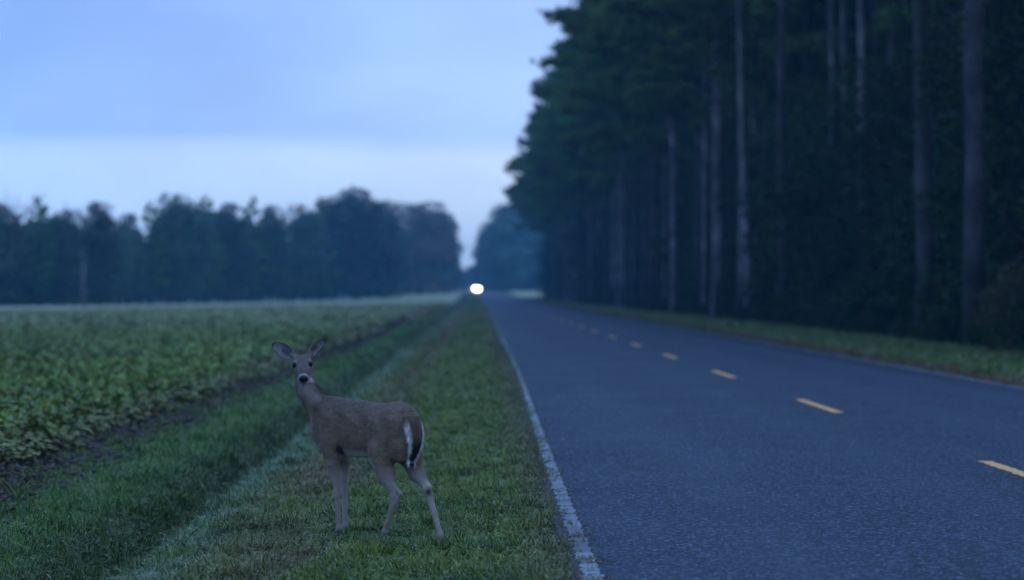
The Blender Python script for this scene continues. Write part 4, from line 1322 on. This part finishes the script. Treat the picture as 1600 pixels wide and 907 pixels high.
    for layer in (0, 1):
        for i in range(nv_):
            t = i/(nv_-1); z = .825-.305*t
            cx = -.428-.052*np.sin(np.pi*min(1, t*1.05+.06))**.7+.020*t; cy = .044*(1-t)**1.3+.012
            w = .030+.042*np.sin(np.pi*min(1, .10+t*1.0)**.55)**.8*(1-.35*t)+.010*(1-t); th = .016*(1-t*.7)
            for j in range(nu_):
                u = -1+2*j/(nu_-1)
                P.append([cx-(th*np.sqrt(max(0, 1-u*u))+.002)*(1 if layer == 0 else -1), cy+w*u, z-.010*abs(u)**2*0])
                e = (np.clip((u-.58)/.26, 0, 1) if u > 0 else np.clip((-u-.70)/.12, 0, 1)*.6)*np.clip((t-.05)/.10, 0, 1)
                mid = bl(np.array([[.115, .072, .052]]), np.array([.014, .012, .012]), np.array([(t-.46)/.07]))[0]
                if t > .97: mid = np.array([.2, .2, .22])
                C.append([*(mid*(1-e)+np.array([.74, .75, .78])*e), 1])
    F = []; M = nu_*nv_
    for i in range(nv_-1):
        for j in range(nu_-1):
            a = i*nu_+j; F.append([a, a+nu_, a+nu_+1, a+1]); F.append([M+a, M+a+1, M+a+nu_+1, M+a+nu_])
        for j, fl in ((0, 0), (nu_-1, 1)):
            a = i*nu_+j; f_ = [a, M+a, M+a+nu_, a+nu_]; F.append(f_[::-1] if fl else f_)
    P, C, F = np.array(P), np.array(C), np.array(F)
    tail = obj('tail', mesh_np('tail', P, F, M_coat, True, {'coat': ('FLOAT_COLOR', C)}), root)
    Nt = vnormals(P, F)
    T, F2, c = lay_hair(P, F, Nt, C, 9000, lambda p, n: np.stack([0*p[:, 0], 0.25*np.sign(p[:, 1]-.01), -1+0*p[:, 0]], -1), .026, .052, .0011, .24, 3)
    th_ = obj('tail_hair', mesh_np('tail_hair', T, F2, M_hair, False, {'coat': ('FLOAT_COLOR', c)}), tail); th_['kind'] = 'stuff'
    # cloven hooves
    hm = MB()
    for sg in (1, -1):
        V8 = np.array([[-.020, .0015, .034], [-.020, .014, .034], [.014, .013, .036], [.012, .0015, .036],
                       [-.024, .0015, 0], [-.024, .018, 0], [.030, .011, 0], [.036, .003, 0], [.018, .0145, .018], [.022, .0015, .020]])
        V8 = V8*[1, sg, 1]
        Fs = [np.array([[0, 1, 5, 4]]), np.array([[1, 2, 8, 5], [8, 6, 5, 5]])[:1], np.array([[5, 8, 6]]), np.array([[2, 3, 9, 8]]), np.array([[8, 9, 7, 6]]), np.array([[3, 0, 4, 9]]), np.array([[9, 4, 7]]), np.array([[4, 5, 6, 7]]), np.array([[0, 3, 2, 1]])]
        hm.add(V8, Fs)
    hmesh = hm.mesh('hoof', M_hoof, True)
    for (x, y) in ((.255, .058), (.290, -.030), (-.212, .090), (-.580, -.090)):
        obj('hoof', hmesh, root, (x, y, 0))
build_deer()
#/DEER#

#CAR#
# ================================================================== the oncoming car
def build_car():
    y0 = 700.0; x0 = -.9
    root = empty('car', (x0, y0, float(rise(y0, 0))+.03), 0)
    tag(root, 'distant oncoming car with bright warm headlights on the road', 'car')
    M_body, nt, b = mat_new('car_paint', .3, .5); b.inputs['Base Color'].default_value = (.05, .055, .065, 1); b.inputs['Coat Weight'].default_value = .5
    M_glass, nt, b = mat_new('car_glass', .08, .5); b.inputs['Base Color'].default_value = (.01, .012, .015, 1)
    M_tyre, nt, b = mat_new('tyre_rubber', .9, .2); b.inputs['Base Color'].default_value = (.015, .015, .016, 1)
    M_rim, nt, b = mat_new('wheel_rim', .35, .5); b.inputs['Base Color'].default_value = (.3, .3, .31, 1); b.inputs['Metallic'].default_value = .8
    M_grille, nt, b = mat_new('grille_plastic', .6, .3); b.inputs['Base Color'].default_value = (.02, .02, .022, 1)
    M_lamp = bpy.data.materials.new('headlight_on'); M_lamp.use_nodes = True
    nt = M_lamp.node_tree; nt.nodes.clear(); o_ = nt.nodes.new('ShaderNodeOutputMaterial'); em = nt.nodes.new('ShaderNodeEmission')
    em.inputs['Color'].default_value = (1, .76, .45, 1); em.inputs['Strength'].default_value = LAMP
    nt.links.new(em.outputs[0], o_.inputs['Surface'])
    # body profile (front at -Y), lofted across the width
    prof = [(-2.25, .32), (-2.32, .55), (-2.22, .80), (-1.95, .92), (-1.0, 1.02), (1.0, 1.05), (2.1, .98), (2.25, .70), (2.25, .35), (1.9, .22), (-1.9, .22)]
    def loft(pr, hw, mat, name, inset=.08, parent=root):
        V = []; n = len(pr)
        for k, x in enumerate((-hw, -hw+inset, hw-inset, hw)):
            sc = .94 if k in (0, 3) else 1.0
            cy = sum(p[0] for p in pr)/n; cz = sum(p[1] for p in pr)/n
            V += [[x, cy+(p[0]-cy)*sc, cz+(p[1]-cz)*sc] for p in pr]
        F = [[k*n+i, k*n+(i+1) % n, (k+1)*n+(i+1) % n, (k+1)*n+i] for k in range(3) for i in range(n)]
        caps = np.array([list(range(n))[::-1], [3*n+i for i in range(n)]])
        return obj(name, mesh_np(name, np.array(V), [np.array(F), caps], mat, False), parent)
    loft(prof, .92, M_body, 'body')
    loft([(-1.05, 1.0), (-.35, 1.50), (1.0, 1.56), (1.9, 1.45), (2.15, 1.0)], .78, M_body, 'cabin', .10)
    mb = MB(); mb.add([[-.66, -1.03, 1.05], [.66, -1.03, 1.05], [.60, -.42, 1.47], [-.60, -.42, 1.47]], np.array([[0, 1, 2, 3]])); 
    mb.add([[-.66, -1.01, 1.05], [.66, -1.01, 1.05], [.60, -.40, 1.47], [-.60, -.40, 1.47]], np.array([[3, 2, 1, 0]]))
    obj('windshield', mb.mesh('windshield', M_glass), root)
    mb = MB(); mb.box((0, -2.31, .60), (.95, .05, .22)); obj('grille', mb.mesh('grille', M_grille), root)
    mb = MB(); mb.box((0, -2.33, .38), (1.7, .10, .18), .95); obj('bumper', mb.mesh('bumper', M_body), root)
    a = np.linspace(0, 2*np.pi, 20, endpoint=False)
    def disc(r0, w, name, mat, parent, axis='x', loc=None):
        m = MB(); rg = [(.0, -w), (r0*.9, -w), (r0, -w*.6), (r0, w*.6), (r0*.9, w), (0, w)]
        V = []
        for r, d in rg: V += [[d, r*math.cos(t), r*math.sin(t)] if axis == 'x' else [r*math.cos(t), d, r*math.sin(t)] for t in a]
        n = len(a); F = [[k*n+i, k*n+(i+1) % n, (k+1)*n+(i+1) % n, (k+1)*n+i] for k in range(len(rg)-1) for i in range(n)]
        m.add(V, np.array(F)); return obj(name, m.mesh(name, mat), parent, loc)
    for sx in (-1, 1):
        for wy in (-1.45, 1.45):
            w = disc(.34, .11, 'wheel', M_tyre, root, 'x', (sx*.80, wy, .34))
            disc(.21, .125, 'rim', M_rim, w)
        h = disc(.15, .03, 'headlight', M_lamp, root, 'y', (sx*.54, -2.35, .74))
        sd_ = bpy.data.lights.new('headlight_beam', 'SPOT'); sd_.energy = 9000; sd_.spot_size = math.radians(50); sd_.spot_blend = .8; sd_.shadow_soft_size = .12; sd_.color = (1, .80, .55)
        so = link(bpy.data.objects.new('headlight_beam', sd_), root); so.location = (sx*.54, -2.45, .74); so.rotation_euler = (math.radians(89.3), 0, math.radians(180))
        mb = MB(); mb.box((sx*1.0, -.75, 1.08), (.2, .1, .14)); obj('mirror', mb.mesh('mirror', M_body), root)
LAMP = 420.0
build_car()
#/CAR#

# ================================================================== haze
def build_haze():
    me = MB(); me.box((0, 850, 17.5), (2800, 2060, 41))
    m = bpy.data.materials.new('haze'); m.use_nodes = True
    nt = m.node_tree; nt.nodes.clear()
    out = nt.nodes.new('ShaderNodeOutputMaterial'); pv = nt.nodes.new('ShaderNodeVolumePrincipled')
    pv.inputs['Density'].default_value = 0.00042
    pv.inputs['Density Attribute'].default_value = ''
    pv.inputs['Color'].default_value = (0.22, 0.62, 1.0, 1)
    pv.inputs['Anisotropy'].default_value = 0.15
    nt.links.new(pv.outputs[0], out.inputs['Volume'])
    o = obj('haze', me.mesh('haze', m))
    tag(o, 'thin blue evening haze over the road and field', None, None, 'stuff')
build_haze()
